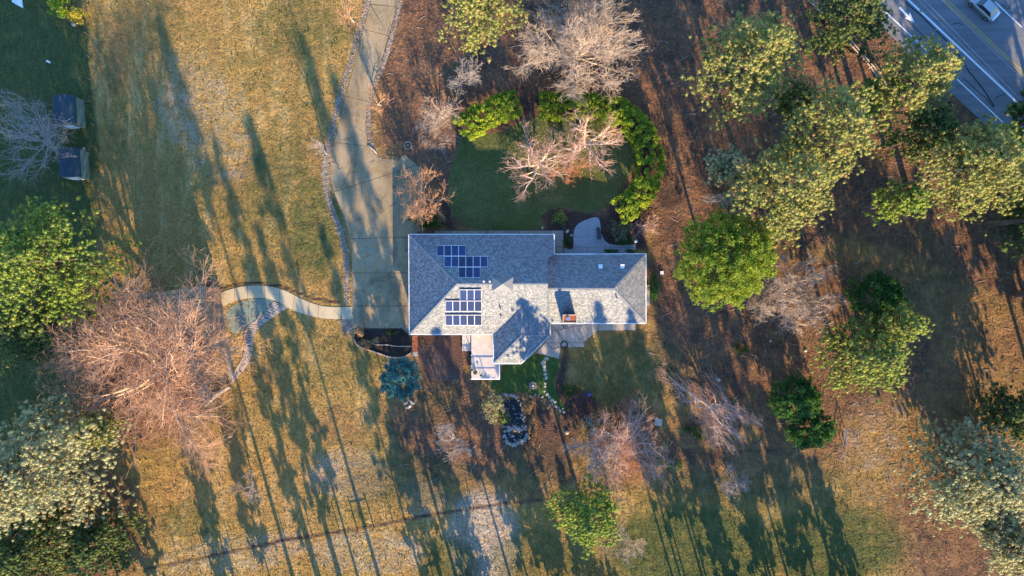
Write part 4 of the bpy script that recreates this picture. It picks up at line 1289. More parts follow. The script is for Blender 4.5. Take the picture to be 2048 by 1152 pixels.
bare(908, 885, 38, 38, 5, 'mauve-grey leafless tree on the brown litter south of the deck', 'twig_pale', fork=5, lv=(6, 6, 4), trunk=.18, rad=.1, twig=.018)
bare(492, 975, 30, 28, 5, 'small leafless tree alone on the golden field in the southwest', 'twig_grey', fork=4, lv=(6, 5, 5), trunk=.3, rad=.09, twig=.016)
bare(50, 270, 82, 82, 9, 'bluish pale leafless tree beside the two sheds', 'twig_pale', fork=9, lv=(7, 6, 3), trunk=.14, rad=.16, up=.2, twig=.017, wig=.09)
bare(1470, 965, 28, 30, 4, 'small grey leafless shrub in the shaded southern grass', 'twig_pale', 'bare_shrub', fork=6, lv=(6, 5, 4), trunk=.1, rad=.06, twig=.016, cat='shrub')
bare(1245, 1090, 46, 42, 6, 'dim leafless tree south-east of the lone bright green pine', 'twig_grey', fork=5, lv=(6, 5, 4), trunk=.15, rad=.1, twig=.016)
bare(697, 25, 26, 34, 6, 'thin leafless tree on the field side of the driveway at the north edge', 'twig_tan', fork=4, lv=(6, 5, 3), trunk=.3, rad=.09, twig=.016)
bare(637, 296, 16, 14, 7, 'slender young birch at the field edge casting a long thin shadow', 'twig_pale', fork=4, lv=(5, 5, 2), trunk=.45, rad=.08, twig=.014)
bare(1290, 452, 28, 22, 2.2, 'pinkish leafless shrub east of the entry patio', 'twig_pink', 'bare_shrub', fork=8, lv=(6, 5, 3), trunk=.06, rad=.05, twig=.014, cat='shrub')
bare(8, 555, 36, 52, 7, 'violet-grey leafless tree on the west edge behind the tufted pine', 'twig_pale', fork=5, lv=(6, 6, 4), trunk=.2, rad=.13, twig=.018)
bare(1442, 398, 34, 14, 2.5, 'low bluish bare shrub in shade above the cedar', 'twig_pale', 'bare_shrub', fork=7, lv=(6, 5, 2), trunk=.06, rad=.05, twig=.014, cat='shrub')

# ------------------------------------------------------------------ HEDGES AND SHRUBS
def hedge(line, wd, ht, label, n, name='hedge', seed=3):
    global rng
    rng = np.random.default_rng(seed)
    L = np.array([W(x, y, ht * .6)[:2] for x, y in catmull(line, False, 6)])
    c = L.mean(0)
    root = empty(name, (float(c[0]), float(c[1]), 0)); tag(root, label, 'hedge')
    L = L - c
    seg = np.linalg.norm(np.diff(L, axis=0), axis=1)
    nc = int(seg.sum() * wd * 5.5)
    i = rng.choice(len(seg), nc, p=seg / seg.sum()); t = rng.random(nc)
    P0 = L[i] * (1 - t)[:, None] + L[i + 1] * t[:, None]
    tg = (L[i + 1] - L[i]) / seg[i][:, None]
    nr = np.stack([-tg[:, 1], tg[:, 0]], 1)
    a = rng.uniform(-1, 1, nc)
    cz = ht * (.55 + .45 * np.sqrt(1 - .75 * a * a)) - rng.random(nc) * .35 - .15
    low = rng.random(nc) < .25
    cz = np.where(low, rng.uniform(.2, ht * .8, nc), cz)
    a = np.where(low, np.sign(a) * .95, a)
    C = np.c_[P0 + nr * (a * wd / 2)[:, None], cz]
    per = max(5, n // nc)
    d = rng.normal(size=(nc * per, 3)); d /= np.linalg.norm(d, axis=1)[:, None]
    P_ = np.repeat(C, per, 0) + d * rng.uniform(.15, .42, (nc * per, 1))
    V_, F_ = leaf_cloud(P_, d + np.array((0, -.3, .6)), .125, .55, .55)
    T_ = np.repeat(np.clip(.42 + np.repeat(rng.normal(0, .17, nc), per) + rng.normal(0, .14, nc * per), 0, 1), 4)
    obj('foliage', mesh_np('foliage', V_, F_, M['hedge'], tint=T_), root, kind='stuff')
    st = []
    for k in range(0, len(L), 4):
        st.append((*L[k], 0, L[k][0] + rng.normal() * .2, L[k][1] + rng.normal() * .2, ht * .75, .05, .02))
    v, f = prisms(st, 5)
    obj('stems', mesh_np('stems', v, f, M['bark']), root, kind='stuff')
hedge([(920, 262), (950, 242), (985, 222), (1036, 205)], 3.5, 2.6, 'short yellow-green hedge west of the gap, above the oval lawn', 17000)
hedge([(1080, 210), (1130, 212), (1190, 212), (1245, 228), (1285, 270), (1302, 325), (1290, 375), (1262, 408), (1235, 425)], 3.4, 2.6, 'long curved yellow-green hedge wrapping the oval lawn to the east', 44000, seed=5)
SH = [
    ('shrub', 1123, 436, 15, 15, 0, 1.6, 'olive', 'round olive shrub in the bed north of the house', 900, .12, 0),
    ('shrub', 1137, 482, 9, 9, 0, .9, 'evergreen', 'small clipped green shrub beside the two boulders of the entry', 400, .1, 0),
    ('shrub', 1240, 460, 25, 24, 0, 1.7, 'greyshrub', 'grey-green mounded shrub south of the hedge end', 1600, .13, 0),
    ('shrub', 1252, 478, 16, 12, 0, 1.1, 'evergreen', 'dark green shrub at the foot of the grey-green mound', 600, .12, 0),
    ('shrub', 1221, 503, 14, 5, 0, .8, 'evergreen', 'low dark green shrub against the north wall, western one', 400, .1, 0),
    ('shrub', 1262, 503, 10, 4, 0, .7, 'evergreen', 'low dark green shrub against the north wall, eastern one', 300, .1, 0),
    ('shrub', 1307, 573, 11, 24, 0, 2.2, 'evergreen', 'tall narrow dark shrub along the east wall of the house', 1300, .12, 0),
    ('shrub', 858, 440, 42, 16, 0, 1.6, 'evergreen', 'dark green shrub under the bushy bare tree at the house corner', 1400, .14, 0),
    ('shrub', 985, 812, 25, 30, 0, 1.8, 'pine_grey', 'silvery green shrub on the west bank of the pond', 1500, .13, 0),
    ('shrub', 1003, 835, 16, 12, 0, 1.0, 'olive', 'small yellowish shrub below the silvery pond shrub', 500, .12, 0),
    ('shrub', 1166, 812, 30, 30, 0, 1.8, 'plum', 'dull plum-coloured round shrub south-west of the lawn', 1500, .13, 0),
    ('shrub', 1140, 780, 16, 16, 0, .8, 'evergreen', 'low dark green shrub north of the plum shrub', 500, .12, 0),
    ('shrub', 1190, 845, 20, 26, 0, 1.2, 'evergreen', 'dark green shrub between the plum shrub and the russet tree', 700, .14, 0),
    ('ornamental_grass', 1056, 806, 12, 18, 0, 1.3, 'tan', 'golden ornamental grass on the east bank of the pond', 1500, .16, 0),
    ('ornamental_grass', 1066, 852, 8, 36, 0, .7, 'tan', 'long strip of straw grass down the pond bank', 1800, .14, 0),
    ('shrub', 720, 664, 11, 9, 0, .9, 'tan', 'tan dried shrub at the corner of the planting bed', 600, .11, 0),
    ('shrub', 733, 688, 14, 9, 0, .6, 'tan', 'dry brown shrub inside the kerb of the planting bed', 600, .1, 0),
    ('shrub', 752, 681, 8, 6, 0, .6, 'tan', 'small tan tuft between the two kerbs of the bed', 300, .1, 0),
    ('shrub', 785, 665, 12, 5, 0, .6, 'evergreen', 'low green ground shrub in the dark planting bed', 200, .1, 0),
    ('shrub', 122, 10, 20, 26, 0, 3, 'hedge', 'bright green bush at the northwest beside the boundary fence', 1300, .16, 0),
    ('shrub', 157, 30, 17, 13, 0, 2.2, 'yellow', 'golden yellow bush at the northwest beside the boundary fence', 900, .14, 0),
    ('shrub', 136, 27, 14, 12, 0, 1.6, 'greyshrub', 'greyish bush between the green and the golden northwest bushes', 600, .13, 0),
    ('shrub', 1345, 930, 24, 10, 0, .9, 'olive', 'low leafy shrub row on the south edge of the southern bed', 700, .13, 0),
    ('shrub', 1318, 922, 12, 9, 0, .9, 'olive', 'small light green shrub beside the russet tree', 300, .13, 0),
    ('shrub', 1385, 865, 30, 12, 0, .7, 'evergreen', 'low dark ground shrub under the weeping pink tree', 500, .13, 0),
    ('shrub', 865, 262, 0, 0, 0, 0, None, '', 0, 0, 0),
    ('shrub', 425, 572, 12, 9, 0, 1.3, 'plum', 'red-brown shrub at the barn corner by the footpath end', 500, .12, 0),
    ('shrub', 1480, 700, 14, 9, 0, .7, 'evergreen', 'small dark shrub on the litter between cedar and weeping tree', 300, .13, 0),
]
for nm, x, y, rx, ry, z0, z1, mt, lab, n, sz, an in SH:
    if rx: leafy(nm, x, y, rx, ry, z0, z1, M[mt], lab, 'grass' if nm[0] == 'o' else 'shrub', n=n, size=sz, ang=an, parts=('foliage', 'stem'), asp=.2 if nm[0] == 'o' else .5)

# trees south of the photo's edge: their long shadows lie across the grass
SOUTH = [(330, 1222, 30, 9, 1), (470, 1212, 26, 8, 1.5), (560, 1225, 24, 9, 2.5), (255, 1220, 46, 12, 2),
    (655, 1235, 20, 13, 3), (700, 1215, 17, 15, 3.5), (742, 1245, 20, 17, 5), (668, 1260, 28, 26.5, 17), (625, 1290, 24, 25, 15), (800, 1300, 24, 23, 13), (985, 1262, 26, 24, 13), (950, 1285, 24, 26, 15), (1392, 1262, 26, 15.5, 8), (720, 1300, 26, 22, 9),
    (905, 1235, 26, 18, 4.5), (870, 1250, 22, 17, 5), (945, 1215, 30, 15.5, 5), (880, 1200, 34, 7, 1), (962, 1195, 34, 6.5, .5), (1035, 1205, 30, 15, 5.5), (1075, 1225, 28, 10, 2), (1110, 1200, 32, 8, 1.5),
    (1155, 1260, 26, 13, 6), (1385, 1205, 30, 9.5, 3.5), (1432, 1222, 26, 12, 4.5), (1478, 1210, 30, 10.5, 3), (1566, 1212, 32, 10.5, 3), (1600, 1240, 24, 14, 6), (1645, 1205, 26, 9, 3.5), (1690, 1230, 22, 12, 6),
    (1192, 1186, 32, 5.5, .3), (1128, 1184, 26, 5, .3), (1462, 1187, 22, 6, .4), (1545, 1188, 26, 7.5, .5), (1620, 1186, 22, 6, .3), (1700, 1184, 30, 5.5, .3),
    (1400, 1345, 20, 20, 11), (1455, 1330, 24, 19, 9), (1530, 1350, 22, 21, 12), (1590, 1325, 24, 18, 9), (1660, 1340, 22, 19, 10), (1730, 1360, 22, 21, 12)]
EAST = [(2225, 640, 72, 17, 3), (2215, 525, 66, 16, 3), (2240, 760, 70, 20, 6), (2230, 900, 60, 18, 6), (2125, 430, 66, 22, 7), (2185, 590, 70, 21, 7), (2115, 225, 56, 18, 6), (2245, 480, 70, 21, 6), (2170, 335, 60, 20, 6), (2200, 150, 60, 18, 6), (2280, 260, 70, 20, 6)]
for k, (px, py, rr, zt, zl) in enumerate(EAST):
    pine(px, py, rr, zt, zl, DK, 'tall pine just east of the photographed ground whose long shadow reaches the road', 'pine_tree', 'tree', 'pines east of the grounds', dens=.42, ts=.7, seed=150 + k)
for k, (px, py, rr, zt, zl) in enumerate(SOUTH):
    q_ = 1 - (zl + .45 * (zt - zl)) / CAM_H        # rows give where each trunk stands
    px, py = 1024 + (px - 1024) / q_, 576 + (py - 576) / q_
    pine(px, py, rr, zt, zl, DK, 'tall pine just south of the photographed ground whose long shadow crosses the grass', 'pine_tree', 'tree', 'pines south of the grass', dens=.3, ts=.58, seed=50 + k, tk=random.uniform(.45, .8))

# ------------------------------------------------------------------ LOW COVER: grass tufts, fallen leaves
def scatter(n, x0, x1, y0, y1):
    px = rng.uniform(x0, x1, n); py = rng.uniform(y0, y1, n)
    return px, py
rng = np.random.default_rng(21)
hard = [(pl) for pl in ([(744, 0)] + dleft[1:] + dright,)]
def off_hard(px, py):
    ok = ~in_poly(px, py, hard[0])
    ok &= ~in_poly(px, py, ptop + pbot)
    ok &= ~in_poly(px, py, [(818, 458), (1180, 458), (1180, 430), (1230, 430), (1230, 480), (1275, 480), (1300, 510), (1300, 660), (1260, 660), (1170, 700), (1120, 720), (1045, 728), (1000, 760), (942, 760), (942, 672), (818, 672)])
    ok &= (py - (px - 1706) * 0.942) > 3
    ok &= ~in_poly(px, py, [(700, 655), (830, 655), (850, 730), (700, 700)])
    ok &= ~in_poly(px, py, turf)
    return ok
px, py = scatter(95000, -30, 2078, -20, 1172)
zw = zone_at(px, py)
keep = off_hard(px, py) & (rng.random(len(px)) < np.clip(1.0 - zw[:, 1] * .8 - zw[:, 3], .05, 1)) & ~in_poly(px, py, lawn)
px, py, zw = px[keep], py[keep], zw[keep]
n = len(px)
b = np.stack([(px - 1024) * MPP, (576 - py) * MPP, np.zeros(n)], 1)
a = rng.uniform(0, 6.28, (n, 3)); sc_ = np.where(rng.random((n, 1)) < .07, rng.uniform(1.5, 2.3, (n, 1)), 1.0); h = rng.uniform(.04, .12, (n, 1)) * sc_
vs = []
for k in range(3):
    d = np.stack([np.cos(a[:, k]), np.sin(a[:, k]), np.zeros(n)], 1)
    s = np.stack([-d[:, 1], d[:, 0], d[:, 2]], 1)
    ln = d * rng.uniform(.03, .10, (n, 1)) * sc_ + np.array((0, 0, 1)) * h
    vs += [b + s * .05 * sc_, b - s * .05 * sc_, b + ln]
VV = np.stack(vs, 1).reshape(-1, 3); FF = np.arange(n * 9).reshape(-1, 3)
tn = np.clip(.68 + rng.normal(0, .10, n) + .22 * zw[:, 2] - .5 * zw[:, 0] - .1 * zw[:, 1], 0, 1)
obj('grass_tufts', mesh_np('grass_tufts', VV, FF, M['grassblade'], tint=np.repeat(tn, 9)), kind='stuff')
px, py = scatter(70000, -30, 2078, -20, 1172)
zw = zone_at(px, py)
keep = off_hard(px, py) & (rng.random(len(px)) < np.clip(.12 + zw[:, 1] * .8 + .3 * zw[:, 3], 0, 1)) & ~in_poly(px, py, lawn)
px, py = px[keep], py[keep]; n = len(px)
p = np.stack([(px - 1024) * MPP, (576 - py) * MPP, rng.uniform(.015, .06, n)], 1)
v, f = leaf_cloud(p, np.tile((0, 0, 1.), (n, 1)), .075, .6, .65)
v[:, 2] = np.maximum(v[:, 2], .01)
obj('fallen_leaves', mesh_np('fallen_leaves', v, f, M['leaflitter'], tint=np.repeat(np.clip(rng.normal(.45, .22, n), 0, 1), 4)), kind='stuff')

px, py = scatter(900, 780, 2060, 0, 1150)
zw = zone_at(px, py); keep = off_hard(px, py) & (zw[:, 1] > .4) & ~in_poly(px, py, lawn)
px, py = px[keep], py[keep]
sg = []
for x, y in zip((px - 1024) * MPP, (576 - py) * MPP):
    a = rng.uniform(0, 6.28); L_ = rng.uniform(.4, 1.7); b_ = a + rng.normal() * .3
    m1 = (x + math.cos(a) * L_ * .5, y + math.sin(a) * L_ * .5, .05 + rng.random() * .06)
    sg.append((x, y, .03, *m1, .028, .02)); sg.append((*m1, m1[0] + math.cos(b_) * L_ * .5, m1[1] + math.sin(b_) * L_ * .5, .03, .02, .01))
v, f = prisms(sg, 4)
obj('fallen_sticks', mesh_np('fallen_sticks', v, f, M['twig_grey']), kind='stuff')

# ------------------------------------------------------------------ STONES, POND, FLAGSTONES
ROCKS = []
for k in range(7):
    v = ICO_V * np.random.default_rng(k).uniform(.78, 1.15, (12, 1))
    ROCKS.append((v, ICO_F))
def rock(name, x, y, r, mat, parent=None, z=0.0, flat=.55, origin=(0, 0)):
    k = random.randrange(7)
    key = (k, mat.name, flat)
    if key not in RC:
        v = ROCKS[k][0] * np.array((1, 1, flat))
        RC[key] = mesh_np('stone', v, ROCKS[k][1], mat)
    o = obj(name, RC[key], parent, loc=(x - origin[0], y - origin[1], z + r * flat * .3))
    o.scale = (r * random.uniform(.85, 1.25), r * random.uniform(.75, 1.05), r)
    o.rotation_euler = (random.uniform(-.15, .15), random.uniform(-.15, .15), random.uniform(0, 6.28))
    return o
RC = {}
sp = empty('stepping_stone_path', (0, 0, 0)); tag(sp, kind='structure')
for x, y, r in [(735, 275, 22), (705, 315, 24), (712, 350, 19), (715, 385, 19), (722, 425, 16), (732, 460, 17), (725, 515, 13), (720, 545, 11), (715, 590, 10), (740, 620, 15), (762, 645, 14), (787, 675, 17), (818, 692, 14), (790, 712, 10), (830, 735, 11), (852, 750, 10), (865, 775, 12), (905, 790, 12), (890, 755, 9), (700, 640, 10)]:
    q = W(*Z6([(x, y)])[0])
    m_ = random.randint(6, 8); rr = r * 280 / 1344 * MPP * 1.15
    pl = [(q[0] + math.cos(2 * math.pi * i / m_) * rr * random.uniform(.75, 1.15), q[1] + math.sin(2 * math.pi * i / m_) * rr * random.uniform(.7, 1.05)) for i in range(m_)]
    MB().prism(pl, 0, .06).build('stone', M['flag'], sp)
pc = W(*Z6([(430, 850)])[0])
pond = empty('garden_pond', (float(pc[0]), float(pc[1]), 0)); tag(pond, 'dark garden pond in two pools edged with piled boulders', 'pond')
o_ = (float(pc[0]), float(pc[1]))
for wp in ([(300, 690), (400, 670), (470, 680), (490, 780), (515, 870), (450, 915), (340, 895), (335, 800)], [(318, 985), (430, 995), (540, 990), (548, 1040), (470, 1080), (380, 1090), (325, 1050)]):
    MB().prism([(a - o_[0], b - o_[1]) for a, b in W2(catmull(Z6(wp), True, 3))], -.05, .03).build('water', M['water'], pond)
rnd = random.Random(4)
for line, cnt, r0, r1 in (([(245, 650), (340, 610), (420, 640), (465, 650)], 16, 10, 17), ([(260, 690), (300, 700), (335, 800), (330, 900)], 9, 9, 14), ([(320, 930), (420, 940), (540, 930)], 20, 9, 17), ([(330, 960), (450, 955), (545, 960)], 14, 9, 16), ([(480, 690), (500, 800), (525, 890)], 9, 8, 12), ([(320, 1000), (340, 1060), (385, 1100)], 12, 9, 15), ([(385, 1100), (470, 1085), (545, 1045), (545, 990)], 20, 12, 20), ([(560, 640), (620, 630), (690, 640)], 9, 8, 13), ([(690, 660), (780, 715), (870, 770)], 9, 6, 10)):
    L = np.array(line, float)
    for i in range(cnt):
        t = (i + rnd.random() * .6) / cnt * (len(L) - 1); j = min(int(t), len(L) - 2); f_ = t - j
        c = L[j] * (1 - f_) + L[j + 1] * f_ + np.array((rnd.uniform(-13, 13), rnd.uniform(-13, 13)))
        q = W(*Z6([tuple(c)])[0])
        rock('stone', q[0], q[1], rnd.uniform(r0, r1) * 1.25 * 280 / 1344 * MPP, M[rnd.choice(['stone', 'stone', 'stone_dark', 'stone_grey', 'stone_grey'])], pond, 0.02, .7, o_)
for i in range(90):
    c = (rnd.uniform(300, 520), rnd.uniform(670, 910)) if i < 56 else (rnd.uniform(325, 540), rnd.uniform(990, 1075))
    q = W(*Z6([c])[0])
    rock('stone', q[0], q[1], rnd.uniform(6, 14) * 280 / 1344 * MPP, M[rnd.choice(['stone_dark', 'stone_dark', 'stone_grey'])], pond, -.02, .7, o_)
# flagstone path
fp = empty('flagstone_path', (0, 0, 0)); tag(fp, kind='structure')
lf = np.array(catmull(Z4([(600, 225), (545, 305), (425, 400), (395, 470), (390, 560), (372, 640), (285, 775)]), False, 6))
rf = np.array(catmull(Z4([(712, 268), (610, 335), (505, 412), (462, 480), (452, 590), (412, 690), (300, 825)]), False, 6))
ro = random.Random(9)
bed_ = [tuple(p) for p in lf] + [tuple(p) for p in rf[::-1]]
sheet('joint_bed', W2(bed_), M['joint'], 0.007, fp, None)
m_ = len(lf)
rows = []
tpos = 0.0
while tpos < m_ - 1.2:
    st = ro.uniform(.85, 1.3)
    a, b_ = tpos, min(tpos + st, m_ - 1.0)
    def at(arr, t):
        i = min(int(t), m_ - 2); f_ = t - i
        return arr[i] * (1 - f_) + arr[i + 1] * f_
    ncol = ro.choice([2, 2, 3])
    cuts = [0] + sorted(min(.95, max(.05, (k + 1) / ncol + ro.uniform(-.12, .12))) for k in range(ncol - 1)) + [1]
    for k in range(ncol):
        cr = []
        for t, u in ((a, cuts[k]), (a, cuts[k + 1]), (b_, cuts[k + 1]), (b_, cuts[k])):
            t2 = min(max(t + ro.uniform(-.16, .16), 0), m_ - 1.01)
            cr.append(at(lf, t2) * (1 - u) + at(rf, t2) * u)
        cr = [tuple(W(x, y)[:2]) for x, y in cr]
        pl = shrink(cr, .035)
        MB().prism(pl, 0.007, .06 + ro.uniform(-.012, .015)).build('flagstone', M['flag'], fp)
    tpos = b_
def single_rock(x, y, rpx, label, mat='stone_pale', name='boulder', cat='boulder', flat=.7):
    q = W(x, y); o = rock(name, q[0], q[1], rpx * MPP, M[mat], None, 0.0, flat); tag(o, label, cat); return o
single_rock(1437, 760, 4.5, 'white boulder near the top of the weeping pink tree')
single_rock(1611, 701, 3.5, 'pale boulder on the litter in open shade north of the evergreen pair')
single_rock(1541, 682, 2.5, 'small pale stone on the litter below the greyish bare tree')
single_rock(1135, 463, 4, 'rounded boulder at the walkway corner by the clipped shrub')
single_rock(1143, 471, 3.5, 'boulder touching the curved edge of the entry patio')
single_rock(1085, 456, 2.8, 'small grey stone beside the end of the walkway slabs')
single_rock(168, 299, 5, 'grey rounded boulder beside the lower shed', 'stone')
single_rock(148, 49, 5, 'sunlit pale boulder under the golden yellow bush')
single_rock(1165, 840, 5, 'flat stone at the foot of the plum shrub', 'stone')
single_rock(1134, 865, 5, 'flat stone on the slope east of the pond', 'stone')
for k, (x, y, lab) in enumerate(((812, 806, 'highest'), (820, 812, 'middle'), (826, 806, 'eastern'), (815, 815, 'lower'), (822, 803, 'northern'))):
    single_rock(x, y, 4, f'pale rock of the small pile south of the blue spruce, {lab} one')

# ------------------------------------------------------------------ BARN UNDER THE GREAT TREE
b0 = [(440, 574), (455, 698), (343, 712), (326, 588)]
bw = [W(x, y)[:2] for x, y in b0]
bc = sum(bw) / 4
barn = empty('barn', (float(bc[0]), float(bc[1]), 0)); tag(barn, 'russet-walled barn with leaf-strewn tan roof under the great bare tree', 'barn')
q = [p - bc for p in bw]
he, hw = 5.6, 4.9
mb = MB()
tp_ = [(*q[0], he), (*q[1], he), (*q[2], hw), (*q[3], hw)]
vt = [mb.bm.verts.new(p) for p in tp_]; vb = [mb.bm.verts.new((p[0], p[1], 0)) for p in q]
mb.bm.faces.new(vt); mb.bm.faces.new(vb[::-1])
for i in range(4): mb.bm.faces.new((vt[i], vb[i], vb[(i + 1) % 4], vt[(i + 1) % 4]))
bmesh.ops.recalc_face_normals(mb.bm, faces=mb.bm.faces)
mb.build('wall', M['barnwall'], barn)
ov = [np.array(p[:2]) * 1.02 for p in tp_]
zz = [he + .2, he + .2, hw + .2, hw + .2]
nstrip = 14
for k in range(nstrip):
    t0, t1 = k / nstrip, (k + 1) / nstrip - .006
    P_ = [ov[3] * (1 - t0) + ov[2] * t0, ov[3] * (1 - t1) + ov[2] * t1, ov[0] * (1 - t1) + ov[1] * t1, ov[0] * (1 - t0) + ov[1] * t0]
    MB().slope([(*P_[0], hw + .2), (*P_[1], hw + .2), (*P_[2], he + .2), (*P_[3], he + .2)], .12).build('roof_panel', M['barnroof'], barn)
dd_ = (q[1] - q[0]); dl_ = np.linalg.norm(dd_); du = dd_ / dl_; nn_ = np.array((-du[1], du[0])) 
if nn_ @ q[0] < 0: nn_ = -nn_
ang_ = math.atan2(du[1], du[0])
pm_ = q[0] + dd_ * .5 + nn_ * .05
MB().box((pm_[0], pm_[1], 1.3), (2.8, .1, 2.6), ang_).build('barn_door', M['wood'], barn)
MB().prism(W2([(450, 700), (458, 699), (466, 752), (460, 756)]), 0, .3).build('retaining_wall', M['stone']); tag(bpy.data.objects['retaining_wall'], 'low stone retaining wall running south from the barn to the flagstones', 'wall')
ww_ = catmull(Z4([(292, 842), (240, 872), (180, 915), (118, 975)]), False, 4)
MB().prism(ribbon(W2(ww_), .26), 0, .6).build('garden_wall', M['curb']); tag(bpy.data.objects['garden_wall'], 'short pale curved garden wall below the flagstone path', 'wall')
slabs('concrete_pad', W2([(392, 768), (412, 760), (424, 800), (412, 808)]), [], M['walk'], .06)

# ------------------------------------------------------------------ SHEDS
def shed(px, py, wpx, hpx, rz, label):
    zt = 3.3
    c = W(px, py, 2.9)
    root = empty('garden_shed', (float(c[0]), float(c[1]), 0), rz); tag(root, label, 'shed', 'twin garden sheds')
    w_, d_ = wpx * MPP * .97, hpx * MPP * .97
    hz = 2.2
    MB().box((0, 0, hz / 2), (w_ * .96, d_ * .96, hz)).build('wall', M['shedwall'], root)
    prof = []
    for k in range(9):
        a = math.pi * k / 8
        prof.append((math.cos(a) * w_ / 2 * 1.04, hz + math.sin(a) ** .8 * (zt - hz)))
    for k in range(8):
        (xa, za), (xb, zb) = prof[k], prof[k + 1]
        MB().slope([(xa, -d_ / 2, za), (xa, d_ / 2, za), (xb, d_ / 2, zb), (xb, -d_ / 2, zb)], .07).build('roof_panel', M['shedroof'], root)
    for sgn in (-1, 1):
        mb = MB()
        y = sgn * d_ / 2 * .955
        fr = [mb.bm.verts.new((x * .95, y, z - .04)) for x, z in prof]; bk = [mb.bm.verts.new((x * .95, y - sgn * .06, z - .04)) for x, z in prof]
        mb.bm.faces.new(fr); mb.bm.faces.new(bk[::-1])
        for i in range(9): mb.bm.faces.new((fr[i], fr[(i + 1) % 9], bk[(i + 1) % 9], bk[i]))
        bmesh.ops.recalc_face_normals(mb.bm, faces=mb.bm.faces)
        mb.build('gable_end', M['shedwall'], root)
    dr = MB().box((0, -d_ / 2 * .97, 1.0), (1.3, .06, 1.95)).build('door', M['white'], root)
    MB().box((.5, -d_ / 2 * .97 - .05, 1.0), (.05, .05, .2)).build('handle', M['darkmetal'], dr)
shed(124, 219, 43, 58, R(3), 'blue-grey barrel-roofed garden shed, northern of the twin sheds')
shed(134, 325, 40, 58, R(3), 'blue-grey barrel-roofed garden shed next to the rounded boulder, southern of the twins')

# ------------------------------------------------------------------ FENCES
def fence(line, step, ht, rails, label, name='wire_fence', pr=.05, rr=.007, mat='wood', rmat='darkmetal', group=None):
    L = np.array([W(x, y)[:2] for x, y in line])
    c = L[0]
    root = empty(name, (float(c[0]), float(c[1]), 0)); tag(root, label, 'fence', group)
    pm = MB().cyl((0, 0, 0), pr, ht, 6).mesh('post', M[mat])
    seg = np.linalg.norm(np.diff(L, axis=0), axis=1); tot = seg.sum()
    n = int(tot / step)
    cum = np.concatenate(([0], np.cumsum(seg)))
    def at(s):
        i = min(np.searchsorted(cum, s, side='right') - 1, len(seg) - 1)
        f = (s - cum[i]) / seg[i]; return L[i] * (1 - f) + L[i + 1] * f - c
    ps_ = [at(tot * k / n) for k in range(n + 1)]
    for p in ps_: obj('post', pm, root, loc=(p[0], p[1], 0))
    for h in rails:
        mb = MB()
        for a, b in zip(ps_, ps_[1:]): mb.bar((a[0], a[1], h), (b[0], b[1], h), rr * 2, rr * 2)
        if rr > .03:
            for a, b in zip(ps_, ps_[1:]):
                MB().bar((a[0], a[1], h), (b[0], b[1], h), rr * 2, rr * 3).build('rail', M[rmat], root)
            mb.bm.free()
        else: mb.build('wire', M[rmat], root)
    return root
fence([(1590, -22), (1640, 28), (1690, 82), (1737, 135), (1780, 195)], 2.4, 1.3, (.5, 1.15), 'weathered timber rail fence between the pines and the road', 'rail_fence', .08, .05, 'wood_pale', 'wood_pale')
fence([(172, -20), (178, 76), (184, 180), (192, 290), (202, 400), (212, 520)], 3.0, 1.2, (.6, 1.1), 'thin wire boundary fence between the green yard and the golden field', pr=.045)
fence([(235, 880), (262, 960), (288, 1060), (300, 1160)], 3.2, 1.2, (.6, 1.1), 'wire boundary fence beside the dark pines in the southwest', pr=.05)
fence([(305, 1137), (420, 1112), (560, 1082), (720, 1056), (860, 1030), (1000, 1008), (1110, 998)], 3.6, 1.3, (.5, 1.2), 'wire field fence along the worn soil line in the southern grass', pr=.06)
fence([(1805, 415), (1797, 450), (1786, 500), (1776, 548)], 2.6, 1.2, (.5, 1.1), 'wire fence on the sunlit litter north of the medium green pine', pr=.05)
fence([(1690, 888), (1640, 891), (1560, 900), (1440, 906)], 3.6, 1.2, (.6, 1.1), 'wire fence along the south edge of the litter by the evergreen pair', pr=.045)
# braced corner of the field fence
hb = empty('fence_brace', tuple(W(748, 1055))); tag(hb, 'braced wooden corner posts at the worn fence line', 'fence post')
pm = MB().cyl((0, 0, 0), .09, 1.5, 8).mesh('post', M['wood'])
for dx in (0, -2.3): obj('post', pm, hb, loc=(dx, -.45 * (dx != 0), 0))
MB().bar((0, 0, 1.25), (-2.3, -.45, 1.25), .09, .09).build('rail', M['wood'], hb)
gt = empty('fence_gate', tuple(W(1684, 872))); tag(gt, 'thin metal gate standing by the evergreen pair', 'gate')
MB().bar((0, -1.2, 1.1), (.3, 1.2, 1.1), .05, .05).bar((0, -1.2, .4), (.3, 1.2, .4), .05, .05).build('gate_frame', M['metal'], gt)
for yy, xx in ((-1.2, 0), (1.2, .3)): MB().cyl((xx, yy, 0), .05, 1.3, 8).build('post', M['metal'], gt)

